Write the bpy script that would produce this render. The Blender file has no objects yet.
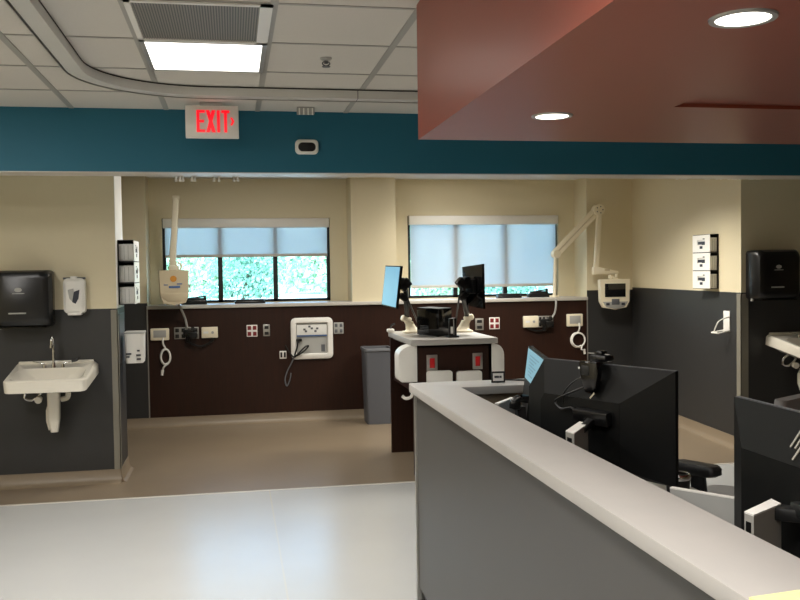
import bpy, bmesh, math, random
from mathutils import Vector, Matrix
random.seed(7)
SC = bpy.context.scene
COL = SC.collection
PI = math.pi

# ------------------------------------------------------------------ camera
F, PITCH, YAW, ROLL, EYE = 900.0, 0.0338249, 0.183663, 0.0142786, 1.6
cy, sy = math.cos(YAW), math.sin(YAW)
fwd = Vector((sy*math.cos(PITCH), cy*math.cos(PITCH), -math.sin(PITCH)))
rgt = Vector((cy, -sy, 0)); dwn = fwd.cross(rgt)
c_, s_ = math.cos(ROLL), math.sin(ROLL)
RX, RY = c_*rgt + s_*dwn, -s_*rgt + c_*dwn
cd = bpy.data.cameras.new('camera'); cam = bpy.data.objects.new('camera', cd); COL.objects.link(cam)
cd.sensor_width = 36; cd.lens = F*36/800; cd.clip_start = .05; cd.clip_end = 600
m = Matrix((RX, -RY, -fwd)).transposed().to_4x4(); m.translation = (0, 0, EYE)
cam.matrix_world = m; SC.camera = cam

def at(px, py, X=None, Y=None, Z=None):
    """measured image point -> place in the room, on a known plane"""
    d = RX*((px-400)/F) + RY*((py-300)/F) + fwd
    if X is not None: t = X/d.x
    elif Y is not None: t = Y/d.y
    else: t = (Z-EYE)/d.z
    return Vector((0, 0, EYE)) + d*t

# ------------------------------------------------------------------ materials
def lin(c):
    return tuple(((v/255)/12.92 if v/255 <= .04045 else ((v/255+.055)/1.055)**2.4) for v in c) + (1,)
def mat(name, col, rough=.5, metal=0, noise=.06, nscale=30, bump=0, bscale=200, spec=.5, col2=None, stretch=None, coat=0):
    M = bpy.data.materials.new(name); M.use_nodes = True
    nt = M.node_tree; b = nt.nodes['Principled BSDF']
    b.inputs['Roughness'].default_value = rough; b.inputs['Metallic'].default_value = metal
    b.inputs['Specular IOR Level'].default_value = spec
    b.inputs['Coat Weight'].default_value = coat
    tc = nt.nodes.new('ShaderNodeTexCoord'); src = tc.outputs['Object']
    if stretch:
        mp = nt.nodes.new('ShaderNodeMapping'); mp.inputs['Scale'].default_value = stretch
        nt.links.new(src, mp.inputs['Vector']); src = mp.outputs['Vector']
    n = nt.nodes.new('ShaderNodeTexNoise'); n.inputs['Scale'].default_value = nscale; n.inputs['Detail'].default_value = 4
    nt.links.new(src, n.inputs['Vector'])
    mx = nt.nodes.new('ShaderNodeMix'); mx.data_type = 'RGBA'
    a = lin(col); c2 = lin(col2) if col2 else tuple(v*(1-noise) for v in a[:3]) + (1,)
    mx.inputs['A'].default_value = a; mx.inputs['B'].default_value = c2
    nt.links.new(n.outputs['Fac'], mx.inputs['Factor']); nt.links.new(mx.outputs['Result'], b.inputs['Base Color'])
    if bump:
        n2 = nt.nodes.new('ShaderNodeTexNoise'); n2.inputs['Scale'].default_value = bscale; n2.inputs['Detail'].default_value = 3
        nt.links.new(src, n2.inputs['Vector'])
        bp = nt.nodes.new('ShaderNodeBump'); bp.inputs['Strength'].default_value = bump; bp.inputs['Distance'].default_value = .004
        nt.links.new(n2.outputs['Fac'], bp.inputs['Height']); nt.links.new(bp.outputs['Normal'], b.inputs['Normal'])
    return M
def emis(name, col, s):
    M = bpy.data.materials.new(name); M.use_nodes = True; nt = M.node_tree
    b = nt.nodes['Principled BSDF']; b.inputs['Base Color'].default_value = lin((20, 20, 20)); b.inputs['Roughness'].default_value = .3
    b.inputs['Emission Color'].default_value = lin(col); b.inputs['Emission Strength'].default_value = s
    return M

M = {}
M['beige'] = mat('beige_wall_paint', (222, 211, 180), .6, bump=.12, bscale=120, noise=.03)
M['grey'] = mat('charcoal_wall_cover', (47, 47, 47), .5, noise=.1, nscale=18, bump=.08)
M['teal'] = mat('teal_wall_paint', (20, 98, 122), .6, noise=.04, bump=.08)
M['red'] = mat('brick_red_ceiling_paint', (142, 72, 56), .36, spec=.35, noise=.04, bump=.05)
M['wood'] = mat('dark_wood_laminate', (54, 28, 18), .42, spec=.3, nscale=5, col2=(27, 17, 12), stretch=(9, 9, .6))
M['tile'] = mat('ceiling_tile', (210, 206, 198), .9, noise=.1, nscale=160, bump=.25, bscale=260)
M['grid'] = mat('ceiling_grid_metal', (160, 158, 152), .5, noise=.02)
M['railm'] = mat('grey_white_rail', (204, 203, 198), .4, noise=.03)
M['ceilw'] = mat('white_ceiling', (214, 212, 206), .8, noise=.06, nscale=120)
M['tan'] = mat('tan_sheet_floor', (130, 115, 96), .3, nscale=3, col2=(119, 106, 89), bump=.03)
M['cove'] = mat('tan_cove_base', (132, 118, 99), .4, noise=.05)
M['guard'] = mat('grey_corner_guard', (128, 124, 112), .5, noise=.05)
M['trim'] = mat('light_ledge_trim', (198, 194, 186), .4, noise=.05)
M['counter'] = mat('stone_white_worktop', (172, 168, 163), .38, nscale=9, col2=(164, 161, 157))
M['panel'] = mat('grey_counter_panel', (72, 71, 69), .42, noise=.08, nscale=6, stretch=(1, 1, .3))
M['alum'] = mat('satin_aluminium', (178, 176, 170), .35, metal=.7, noise=.04)
M['silver'] = mat('silver_plastic', (176, 173, 165), .4, metal=.25, noise=.05)
M['chrome'] = mat('chrome', (215, 215, 215), .12, metal=1, noise=.02)
M['black'] = mat('black_plastic', (16, 16, 17), .3, noise=.2)
M['mblack'] = mat('matte_black_plastic', (17, 18, 18), .5, noise=.15)
M['monitor'] = mat('monitor_back_plastic', (12, 13, 13), .5, spec=.22, noise=.15, nscale=60)
M['gloss'] = mat('gloss_black', (10, 10, 12), .12, noise=.2)
M['porc'] = mat('white_porcelain', (226, 221, 208), .18, noise=.03, coat=.4)
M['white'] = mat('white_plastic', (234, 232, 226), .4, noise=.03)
M['cream'] = mat('cream_plastic', (236, 227, 202), .42, noise=.04)
M['creamd'] = mat('beige_plastic', (214, 200, 170), .45, noise=.05)
M['lgrey'] = mat('light_grey_plastic', (168, 168, 164), .45, noise=.05)
M['mgrey'] = mat('mid_grey_plastic', (96, 98, 102), .5, noise=.06)
M['binm'] = mat('grey_waste_bin_plastic', (88, 90, 96), .5, noise=.08)
M['redp'] = mat('red_socket', (190, 26, 30), .4, noise=.05)
M['dred'] = mat('dark_red_socket', (120, 30, 34), .4, noise=.05)
M['carton'] = mat('white_carton', (218, 218, 214), .6, noise=.04)
M['ink'] = mat('dark_print', (46, 50, 62), .6, noise=.1)
M['blueink'] = mat('blue_print', (70, 110, 170), .6, noise=.1)
M['orange'] = mat('orange_print', (216, 150, 60), .6, noise=.1)
M['greyfab'] = mat('grey_chair_fabric', (158, 157, 154), .85, noise=.2, nscale=200, bump=.2)
M['paper'] = mat('yellow_paper', (240, 233, 160), .7, noise=.03)
M['whitep'] = mat('white_paper', (228, 228, 224), .7, noise=.03)
M['ventm'] = mat('vent_grille_metal', (150, 147, 141), .5, noise=.05)
M['dark'] = mat('dark_void', (40, 38, 36), .8)
M['steel'] = mat('brushed_frame_metal', (184, 186, 186), .35, metal=.5, noise=.05)
M['winframe'] = mat('black_window_frame', (22, 24, 26), .4)
M['bark'] = mat('bark', (96, 84, 68), .9, noise=.3)
M['leafA'] = mat('leaf_green', (122, 172, 140), .7, nscale=2.2, col2=(196, 214, 176), spec=.2)
M['leafB'] = mat('leaf_deep_green', (92, 150, 132), .7, nscale=2.6, col2=(164, 198, 174), spec=.2)
M['ground'] = mat('pale_concrete_ground', (226, 224, 214), .9, noise=.1, nscale=.3)
M['lens'] = emis('lamp_diffuser', (255, 250, 240), 3)
M['lensd'] = emis('downlight_diffuser', (255, 248, 232), 5)
M['exit'] = emis('lit_red_letter', (255, 12, 34), 1.0)
M['screen'] = emis('lit_blue_screen', (140, 205, 235), .62)
M['reflglow'] = emis('pale_blue_reflection_glow', (150, 205, 222), .55)  # emission stands in for the window reflected on the side display
M['lineglow'] = emis('line_glow', (110, 165, 190), .45)
M['screenoff'] = mat('dark_screen', (14, 15, 18), .12)
# white sheet floor with welded seams
def floor_mat():
    K = mat('white_sheet_floor', (182, 183, 182), .24, nscale=2.5, col2=(176, 177, 175), bump=.02)
    nt = K.node_tree; b = nt.nodes['Principled BSDF']
    old = b.inputs['Base Color'].links[0].from_socket
    tc = nt.nodes['Texture Coordinate']; sp = nt.nodes.new('ShaderNodeSeparateXYZ'); nt.links.new(tc.outputs['Object'], sp.inputs[0])
    def mth(op, a, v=None):
        q = nt.nodes.new('ShaderNodeMath'); q.operation = op; nt.links.new(a, q.inputs[0])
        if v is not None: q.inputs[1].default_value = v
        return q.outputs[0]
    a = mth('LESS_THAN', mth('ABSOLUTE', mth('SUBTRACT', mth('FLOORED_MODULO', mth('ADD', sp.outputs['X'], 10.98-.235+1.83), 3.66), 1.83)), .005)
    mx = nt.nodes.new('ShaderNodeMix'); mx.data_type = 'RGBA'
    nt.links.new(a, mx.inputs['Factor']); mx.inputs['B'].default_value = lin((186, 182, 172)); nt.links.new(old, mx.inputs['A'])
    nt.links.new(mx.outputs['Result'], b.inputs['Base Color'])
    return K
M['floor'] = floor_mat()
def blind_mat(name, trans):
    K = bpy.data.materials.new(name); K.use_nodes = True; nt = K.node_tree
    for n in list(nt.nodes):
        if n.type == 'BSDF_PRINCIPLED': nt.nodes.remove(n)
    out = [n for n in nt.nodes if n.type == 'OUTPUT_MATERIAL'][0]
    d = nt.nodes.new('ShaderNodeBsdfDiffuse'); d.inputs[0].default_value = lin((226, 226, 224))
    t = nt.nodes.new('ShaderNodeBsdfTranslucent'); t.inputs[0].default_value = lin((228, 232, 236))
    tr = nt.nodes.new('ShaderNodeBsdfTransparent')
    wv = nt.nodes.new('ShaderNodeTexNoise'); wv.inputs['Scale'].default_value = 300
    tc = nt.nodes.new('ShaderNodeTexCoord'); nt.links.new(tc.outputs['Object'], wv.inputs['Vector'])
    cr = nt.nodes.new('ShaderNodeMix'); cr.data_type = 'RGBA'
    cr.inputs['A'].default_value = lin((232, 234, 236)); cr.inputs['B'].default_value = lin((214, 218, 222))
    nt.links.new(wv.outputs['Fac'], cr.inputs['Factor']); nt.links.new(cr.outputs['Result'], t.inputs[0])
    a = nt.nodes.new('ShaderNodeMixShader'); a.inputs[0].default_value = trans
    nt.links.new(d.outputs[0], a.inputs[1]); nt.links.new(t.outputs[0], a.inputs[2])
    b = nt.nodes.new('ShaderNodeMixShader'); b.inputs[0].default_value = .16
    nt.links.new(a.outputs[0], b.inputs[1]); nt.links.new(tr.outputs[0], b.inputs[2])
    nt.links.new(b.outputs[0], out.inputs[0]); return K
M['blind'] = blind_mat('roller_blind_cloth', .62)
def glass_mat():
    K = bpy.data.materials.new('tinted_window_glass'); K.use_nodes = True; nt = K.node_tree
    for n in list(nt.nodes):
        if n.type == 'BSDF_PRINCIPLED': nt.nodes.remove(n)
    out = [n for n in nt.nodes if n.type == 'OUTPUT_MATERIAL'][0]
    tr = nt.nodes.new('ShaderNodeBsdfTransparent'); tr.inputs[0].default_value = (.76, .9, .95, 1)
    g = nt.nodes.new('ShaderNodeBsdfGlossy'); g.inputs['Roughness'].default_value = .02
    fr = nt.nodes.new('ShaderNodeFresnel'); fr.inputs[0].default_value = 1.45
    x = nt.nodes.new('ShaderNodeMixShader'); nt.links.new(fr.outputs[0], x.inputs[0])
    nt.links.new(tr.outputs[0], x.inputs[1]); nt.links.new(g.outputs[0], x.inputs[2]); nt.links.new(x.outputs[0], out.inputs[0])
    return K
M['glass'] = glass_mat()

# ------------------------------------------------------------------ mesh builder
ROOT = {}
class MB:
    def __init__(s): s.bm = bmesh.new(); s.mats = []
    def _mi(s, m):
        if m is None: return 0
        if m not in s.mats: s.mats.append(m)
        return s.mats.index(m)
    def _merge(s, t, mi):
        bmesh.ops.recalc_face_normals(t, faces=t.faces)
        for f in t.faces: f.material_index = mi
        me = bpy.data.meshes.new('t'); t.to_mesh(me); t.free(); s.bm.from_mesh(me); bpy.data.meshes.remove(me); return s
    def box(s, x0, x1, y0, y1, z0, z1, bev=0, seg=2, m=None, R=None):
        t = bmesh.new(); bmesh.ops.create_cube(t, size=1)
        for v in t.verts: v.co = Vector(((x0+x1)/2+v.co.x*(x1-x0), (y0+y1)/2+v.co.y*(y1-y0), (z0+z1)/2+v.co.z*(z1-z0)))
        if bev: bmesh.ops.bevel(t, geom=list(t.edges), offset=bev, segments=seg, affect='EDGES', profile=.5)
        if R is not None: bmesh.ops.transform(t, matrix=R, verts=t.verts)
        return s._merge(t, s._mi(m))
    def bar(s, p0, p1, w, h, bev=0, m=None, up=(0, 0, 1)):
        p0, p1 = Vector(p0), Vector(p1); d = (p1-p0); L = d.length; d.normalize()
        a = d.cross(Vector(up)); a = a.normalized() if a.length > 1e-4 else Vector((1, 0, 0)); b = a.cross(d)
        R = Matrix((a, d, b)).transposed().to_4x4(); R.translation = (p0+p1)/2
        return s.box(-w/2, w/2, -L/2, L/2, -h/2, h/2, bev, m=m, R=R)
    def loft(s, rings, caps=True, m=None, closed=True):
        t = bmesh.new(); V = [[t.verts.new(p) for p in r] for r in rings]
        for a, b in zip(V, V[1:]):
            n = len(a)
            for i in range(n if closed else n-1):
                j = (i+1) % n
                t.faces.new((a[i], a[j], b[j], b[i]))
        if caps: t.faces.new(V[0]); t.faces.new(list(reversed(V[-1])))
        return s._merge(t, s._mi(m))
    def cyl(s, p0, p1, r, r1=None, n=18, m=None, caps=True):
        p0, p1 = Vector(p0), Vector(p1); d = (p1-p0).normalized()
        a = d.orthogonal().normalized(); b = d.cross(a); r1 = r if r1 is None else r1
        ring = lambda c, q: [c+q*(math.cos(2*PI*i/n)*a+math.sin(2*PI*i/n)*b) for i in range(n)]
        return s.loft([ring(p0, r), ring(p1, r1)], caps, m)
    def lathe(s, prof, c=(0, 0, 0), n=24, m=None, caps=True):
        c = Vector(c)
        return s.loft([[c+Vector((r*math.cos(2*PI*i/n), r*math.sin(2*PI*i/n), z)) for i in range(n)] for r, z in prof], caps, m)
    def tube(s, pts, r, n=8, sub=6, m=None):
        P = [Vector(p) for p in pts]
        if sub > 1 and len(P) > 2:
            Q = []; E = [2*P[0]-P[1]]+P+[2*P[-1]-P[-2]]
            for i in range(1, len(E)-2):
                a, b, c, d = E[i-1:i+3]
                for k in range(sub):
                    u = k/sub
                    Q.append(.5*((2*b)+(c-a)*u+(2*a-5*b+4*c-d)*u*u+(3*b-a-3*c+d)*u**3))
            P = Q+[P[-1]]
        rings = []; prev = None
        for i, p in enumerate(P):
            d = (P[min(i+1, len(P)-1)]-P[max(i-1, 0)]).normalized()
            a = d.orthogonal() if prev is None else prev-d*prev.dot(d)
            if a.length < 1e-5: a = d.orthogonal()
            a.normalize(); prev = a; b = d.cross(a)
            rings.append([p+r*(math.cos(2*PI*k/n)*a+math.sin(2*PI*k/n)*b) for k in range(n)])
        return s.loft(rings, True, m)
    def prism(s, poly, ax, a, b, bev=0, m=None):
        """poly in the two other axes, extruded along ax from a to b"""
        f = {'x': lambda u, v, w: (w, u, v), 'y': lambda u, v, w: (u, w, v), 'z': lambda u, v, w: (u, v, w)}[ax]
        t = bmesh.new(); A = [t.verts.new(f(u, v, a)) for u, v in poly]; B = [t.verts.new(f(u, v, b)) for u, v in poly]
        n = len(poly); t.faces.new(A); t.faces.new(list(reversed(B)))
        for i in range(n): t.faces.new((A[i], A[(i+1) % n], B[(i+1) % n], B[i]))
        bmesh.ops.recalc_face_normals(t, faces=t.faces)
        if bev: bmesh.ops.bevel(t, geom=list(t.edges), offset=bev, segments=2, affect='EDGES', profile=.5)
        return s._merge(t, s._mi(m))
    def ball(s, c, r, sc=(1, 1, 1), sub=2, m=None):
        t = bmesh.new(); bmesh.ops.create_icosphere(t, subdivisions=sub, radius=r)
        for v in t.verts: v.co = Vector((v.co.x*sc[0], v.co.y*sc[1], v.co.z*sc[2]))+Vector(c)
        return s._merge(t, s._mi(m))
    def build(s, name, m, parent=None, local=False, smooth=38):
        if not s.mats: s.mats = [m]
        elif m is not None and m not in s.mats and s.mats[0] is not m: pass
        me = bpy.data.meshes.new(name); o = bpy.data.objects.new(name, me); COL.objects.link(o)
        if parent is not None:
            o.parent = parent; R = ROOT.get(parent.name, Matrix.Identity(4)); ROOT[o.name] = R
            if not local: bmesh.ops.transform(s.bm, matrix=R.inverted(), verts=s.bm.verts)
        s.bm.to_mesh(me); s.bm.free()
        for k in s.mats: me.materials.append(k)
        for p in me.polygons: p.use_smooth = True
        me.set_sharp_from_angle(angle=math.radians(smooth))
        return o

def tag(o, label, cat, group=None):
    o['label'] = label; o['category'] = cat
    if group: o['group'] = group
    return o
def thing(name, label, cat, loc=(0, 0, 0), rz=0, group=None):
    o = bpy.data.objects.new(name, None); o.empty_display_size = .05; COL.objects.link(o)
    o.location = loc; o.rotation_euler = (0, 0, rz)
    ROOT[o.name] = Matrix.Translation(Vector(loc)) @ Matrix.Rotation(rz, 4, 'Z')
    return tag(o, label, cat, group)
def struct(o): o['kind'] = 'structure'; return o
def copy_tree(root, delta, label, group=None):
    r = root.copy(); COL.objects.link(r); r.location = Vector(root.location)+Vector(delta); r['label'] = label
    if group: r['group'] = group
    for ch in [o for o in COL.objects if o.parent is root]:
        c = ch.copy(); COL.objects.link(c); c.parent = r
        for g in [o for o in COL.objects if o.parent is ch]:
            d = g.copy(); COL.objects.link(d); d.parent = c
    return r
def rrect(cx, cz, w, h, r, n=5):
    out = []
    for k, (sx, sz) in enumerate(((1, 1), (-1, 1), (-1, -1), (1, -1))):
        for i in range(n+1):
            a = (k+i/n)*PI/2
            out.append((cx+sx*(w/2-r)+r*math.cos(a), cz+sz*(h/2-r)+r*math.sin(a)))
    return out

# ------------------------------------------------------------------ the room
XL, XR, YB = -3.2, 8.0, -3.0
YW, YV = 9.6, 9.98           # headwall plane / window wall plane
CZ, CA = 2.66, 2.612             # ceilings
SEAM = 6.6
struct(MB().box(XL, XR, YB, SEAM, -.12, 0).build('floor', M['floor']))
struct(MB().box(XL, XR, SEAM, 10.3, -.12, 0).build('floor_alcove', M['tan']))
struct(MB().box(XL, XR, YB, 6.07, CZ, CZ+.4).build('ceiling', M['tile']))
struct(MB().box(XL, XR, 6.26, 10.3, CA, CA+.46).build('ceiling_alcove', M['ceilw']))
GX0, GDX, GY0, GDY = -.40, .585, 4.245, .62
g = MB()
for k in range(-4, 14):
    x = GX0+k*GDX
    if XL < x < XR: g.box(x-.016, x+.016, YB, 6.05, CZ-.004, CZ)
for k in range(-11, 3):
    y = GY0+k*GDY
    if y > YB: g.box(XL, XR, y-.009, y+.009, CZ-.0035, CZ)
struct(g.build('trim_1', M['grid']))
# teal header over the alcoves
struct(MB().box(XL, XR, 6.05, 6.28, 2.256, 3.06, m=M['teal']).box(XL, XR, 6.052, 6.28, 2.25, 2.256, m=M['trim']).build('wall_header', None))
# left partition, side stub
ZW = 1.334
struct(MB().box(XL, -.874, 7.15, 7.64, ZW, CA, m=M['beige']).box(XL, -.874, 7.15, 7.64, 0, ZW, m=M['grey']).build('wall_left', None))
# far wall with windows
W1 = (-.735, 1.072, 1.268, 2.184); W2 = (1.953, 3.737, 1.272, 2.206)
b = MB(); bg = M['beige']
b.box(XL, W1[0], YV, YV+.2, 0, CA, m=bg); b.box(W1[1], W2[0], YV, YV+.2, 0, CA, m=bg); b.box(W2[1], XR, YV, YV+.2, 0, CA, m=bg)
LZ = 1.262
for w in (W1, W2):
    b.box(w[0], w[1], YV, YV+.2, 0, w[2], m=bg); b.box(w[0], w[1], YV, YV+.2, w[3], CA, m=bg)
b.box(XL, -.868, YW, YV, 1.29, CA, m=bg); b.box(XL, -.872, YW, YV, 0, 1.29, m=M['grey'])
b.box(1.264, 1.749, YW+.006, YV, LZ-.01, CA, m=bg)
b.box(3.932, 5.2, YW, YV, 1.335, CA, m=bg); b.box(3.932, 5.2, YW, YV, 0, 1.335, m=M['grey'])
b.box(3.928, 3.9325, YW+.002, YV, LZ-.02, 1.34, m=bg); b.box(-.8685, -.8635, YW+.002, YV, LZ-.02, 1.30, m=bg)
struct(b.build('wall_back', None))
struct(MB().box(-.872, 3.932, YW, YV, .0, LZ-.036, m=M['wood']).build('wall_headboard', None))
struct(MB().box(-.872, 3.932, YW-.03, YV+.05, LZ-.036, LZ, .004).build('trim_2', M['trim']))
struct(MB().box(-.878, -.866, YW-.008, YW, .1, LZ, m=M['alum']).box(3.926, 3.938, YW-.008, YW, .1, LZ, m=M['alum']).build('trim_3', None))
# right side wall (runs a little out of square) and right partition
XR0, XR1, YR = 4.285, 4.478, 7.05
def rw(z0, z1, mm, b): return b.prism([(XR0, YR), (XR1, YW), (XR1+.4, YW), (XR0+.4, YR)], 'z', z0, z1, m=mm)
b = MB(); rw(1.36, CA, bg, b); rw(0, 1.36, M['grey'], b); struct(b.build('wall_right', None))
struct(MB().box(XR0+.4, XR, YR, YR+.25, 1.36, CA, m=bg).box(XR0+.4, XR, YR, YR+.25, 0, 1.36, m=M['grey']).build('wall_right_end', None))
# shell outside the frame
struct(MB().box(XL-.2, XL, YB, 10.3, 0, 3.06).build('wall_west', bg))
struct(MB().box(XR, XR+.2, YB, 10.3, 0, 3.06).build('wall_east', bg))
struct(MB().box(XL-.2, XR+.2, YB-.2, YB, 0, 3.06).build('wall_rear', bg))
# baseboards (cove)
def cove(b, x0, x1, y): b.prism([(y, 0), (y-.06, 0), (y-.03, .012), (y-.012, .04), (y-.006, .1), (y, .1)], 'x', x0, x1)
b = MB(); cove(b, XL, -.868, 7.15); b.prism([(-.874, 0), (-.83, 0), (-.852, .012), (-.863, .04), (-.868, .1), (-.874, .1)], 'y', 7.14, 7.64); struct(b.build('baseboard_left', M['cove']))
b = MB(); cove(b, XL, 5, YW); struct(b.build('baseboard_back', M['cove']))
b = MB(); d = .06
b.loft([[(XR0+e*0+q[0], YR, q[1]) for q in ((0, 0), (-.06, 0), (-.03, .012), (-.012, .04), (-.006, .1), (0, .1))] for e in (0,)] +
       [[(XR1+q[0], YW, q[1]) for q in ((0, 0), (-.06, 0), (-.03, .012), (-.012, .04), (-.006, .1), (0, .1))]])
cove(b, XR0-.006, XR, YR)
struct(b.build('baseboard_right', M['cove']))
struct(MB().box(-.918, -.868, 7.144, 7.15, .1, ZW-.01).box(-.874, -.868, 7.144, 7.2, .1, ZW-.01).build('trim_4', M['guard']))
struct(MB().box(XR0-.006, XR0+.065, YR-.006, YR, .1, 1.35).box(XR0-.006, XR0, YR-.006, YR+.06, .1, 1.35).build('trim_5', M['guard']))
struct(MB().box(-.874, -.870, 7.152, 7.60, ZW, CA).build('painted_light_strip', M['white']))  # white strip painting window light onto the stub's beige side face
struct(MB().box(XL, XR, SEAM-.012, SEAM+.012, 0, .003).build('trim_6', M['trim']))

# windows
def window(n, w, mull):
    b = MB(); f = .035; y0, y1 = YV+.05, YV+.11
    b.box(w[0], w[0]+f, y0, y1, w[2], w[3]); b.box(w[1]-f, w[1], y0, y1, w[2], w[3])
    b.box(w[0], w[1], y0, y1, w[2], w[2]+.028); b.box(w[0], w[1], y0, y1, w[3]-f, w[3])
    for x in mull: b.box(x-.025, x+.025, y0, y1, w[2], w[3])
    o = struct(b.build('window_%d' % n, M['winframe']))
    struct(MB().box(w[0]+.02, w[1]-.02, y0+.028, y0+.034, w[2]+.02, w[3]-.02).build('pane', M['glass'], o))
window(1, W1, (at(220.6, 280, Y=YV+.08).x, at(275.6, 280, Y=YV+.08).x))
window(2, W2, (at(455, 290, Y=YV+.08).x, at(504.5, 290, Y=YV+.08).x))
def blind(w, zb, label):
    r = thing('roller_blind', label, 'window blind', ((w[0]+w[1])/2, YV-.01, w[3]), group='roller blinds')
    MB().box(w[0]+.012, w[1]-.012, YV-.045, YV+.025, w[3]-.105, w[3]-.004, .006).build('valance', M['white'], r)
    MB().box(w[0]+.03, w[1]-.03, YV+.008, YV+.010, zb+.02, w[3]-.09).build('blind_cloth', M['blind'], r)
    MB().box(w[0]+.03, w[1]-.03, YV, YV+.018, zb, zb+.032, .004).build('hem_bar', M['trim'], r)
blind(W1, 1.76, 'white roller blind half lowered over the left window with trees below it')
blind(W2, 1.385, 'white roller blind lowered nearly to the sill of the right window')

# ------------------------------------------------------------------ nurse station soffit (brick red) with downlights
c0 = at(416.5, 5, Z=CZ); SX, SY = c0.x, c0.y
SZ = at(416.5, 139.5, Y=SY).z
rx = at(674, 107, Z=SZ)
b = MB()
b.box(SX, XR-.05, rx.y, SY, SZ, CZ); b.box(SX, rx.x, YB+.05, rx.y, SZ, CZ)
b.box(rx.x, XR-.05, YB+.05, rx.y, SZ+.012, CZ)
struct(b.build('ceiling_soffit', M['red']))
def downlight(px, py, label):
    p = at(px, py, Z=SZ)
    r = thing('downlight', label, 'ceiling light', (p.x, p.y, SZ), group='downlights in the red soffit')
    n = 28; ring = lambda q, z: [Vector((p.x+q*math.cos(2*PI*i/n), p.y+q*math.sin(2*PI*i/n), SZ+z)) for i in range(n)]
    MB().loft([ring(.071, -.0005), ring(.0695, -.005), ring(.0575, -.005), ring(.055, -.001), ring(.071, -.0005)], caps=False).build('trim_ring', M['steel'], r)
    MB().cyl((p.x, p.y, SZ-.0035), (p.x, p.y, SZ-.0008), .0565, n=28).build('diffuser', M['lensd'], r)
    return p
D = [downlight(552, 115.5, 'round recessed downlight in the red soffit, above the teal header'),
     downlight(743, 17.5, 'round recessed downlight nearest the top right corner of the red soffit')]

# ------------------------------------------------------------------ ceiling things
def troffer(x0, x1, y0, y1, z, label, em=True):
    r = thing('ceiling_light', label, 'ceiling light', ((x0+x1)/2, (y0+y1)/2, z), group='square ceiling light panels')
    b = MB()
    b.box(x0, x0+.022, y0, y1, z-.008, z); b.box(x1-.022, x1, y0, y1, z-.008, z); b.box(x0, x1, y0, y0+.02, z-.008, z); b.box(x0, x1, y1-.02, y1, z-.008, z)
    b.build('frame', M['steel'], r)
    MB().box(x0+.02, x1-.02, y0+.018, y1-.018, z-.005, z-.001).build('diffuser', M['lens'], r)
TX0, TX1, TY0, TY1 = GX0+.005, GX0+GDX-.005, GY0+.005, GY0+GDY-.005
troffer(TX0, TX1, TY0, TY1, CZ-.001, 'square lit ceiling panel beside the grey air vent')
r = thing('air_vent', 'square grey perforated return air vent beside the lit ceiling panel', 'air vent', ((TX0+TX1)/2, GY0-GDY/2, CZ))
y0, y1 = GY0-GDY+.005, GY0-.005
b = MB(); b.box(TX0, TX0+.025, y0, y1, CZ-.012, CZ-.0046); b.box(TX1-.05, TX1, y0, y1, CZ-.012, CZ-.0046); b.box(TX0, TX1, y0, y0+.02, CZ-.012, CZ-.0046); b.box(TX0, TX1, y1-.025, y1, CZ-.012, CZ-.0046)
b.build('frame', M['white'], r)
b = MB(); n = 46
for i in range(n):
    x = TX0+.028+(TX1-TX0-.08)*i/(n-1); b.box(x-.0028, x+.0028, y0+.02, y1-.025, CZ-.007, CZ-.002)
b.build('grille', M['ventm'], r)
MB().box(TX0+.02, TX1-.04, y0+.02, y1-.02, CZ-.0019, CZ-.0004).build('backing', M['mgrey'], r)
# curved ceiling rail
tz = CZ-.056
pts = [(-.755, YB+.3), (-.755, 4.68)]
R_ = .64; ccx, ccy = -.755+R_, 4.68
for k in range(1, 19):
    a = PI-k*PI/2/18
    pts.append((ccx+R_*math.cos(a), ccy+R_*math.sin(a)*.985))
ye = pts[-1][1]; pts += [(.45, ye+.015), (SX+.4, ye+.03)] if False else [(.62, ye), (1.9, ye)]
def sweep(b, pts, w0, w1, z0, z1, m=None):
    L = []
    for i, p in enumerate(pts):
        a = Vector(pts[max(i-1, 0)]); c = Vector(pts[min(i+1, len(pts)-1)]); t = (c-a).normalized(); nrm = Vector((-t.y, t.x))
        q = Vector(p); L.append([(q+nrm*w0).to_3d()+Vector((0, 0, z0)), (q+nrm*w1).to_3d()+Vector((0, 0, z0)), (q+nrm*w1).to_3d()+Vector((0, 0, z1)), (q+nrm*w0).to_3d()+Vector((0, 0, z1))])
    b.loft(L, True, m)
r = thing('ceiling_rail', 'curved grey white ceiling rail sweeping round beside the lit panel', 'ceiling rail', (-.84, 3, CZ))
b = MB(); sweep(b, pts, -.045, .03, tz, CZ-.004); b.build('rail_body', M['railm'], r)
b = MB(); sweep(b, pts, .03, .038, tz+.006, tz+.05); b.build('outer_slot', M['black'], r)
b = MB(); sweep(b, pts, .038, .044, tz-.004, tz+.05); b.build('outer_lip', M['alum'], r)
b = MB(); sweep(b, pts, -.0475, -.045, tz+.047, tz+.0525); b.build('inner_seal', M['dark'], r)
b = MB(); b.box(.742, .746, ye-.051, ye+.051, tz-.0005, tz+.048); b.build('joint', M['mgrey'], r)
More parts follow.
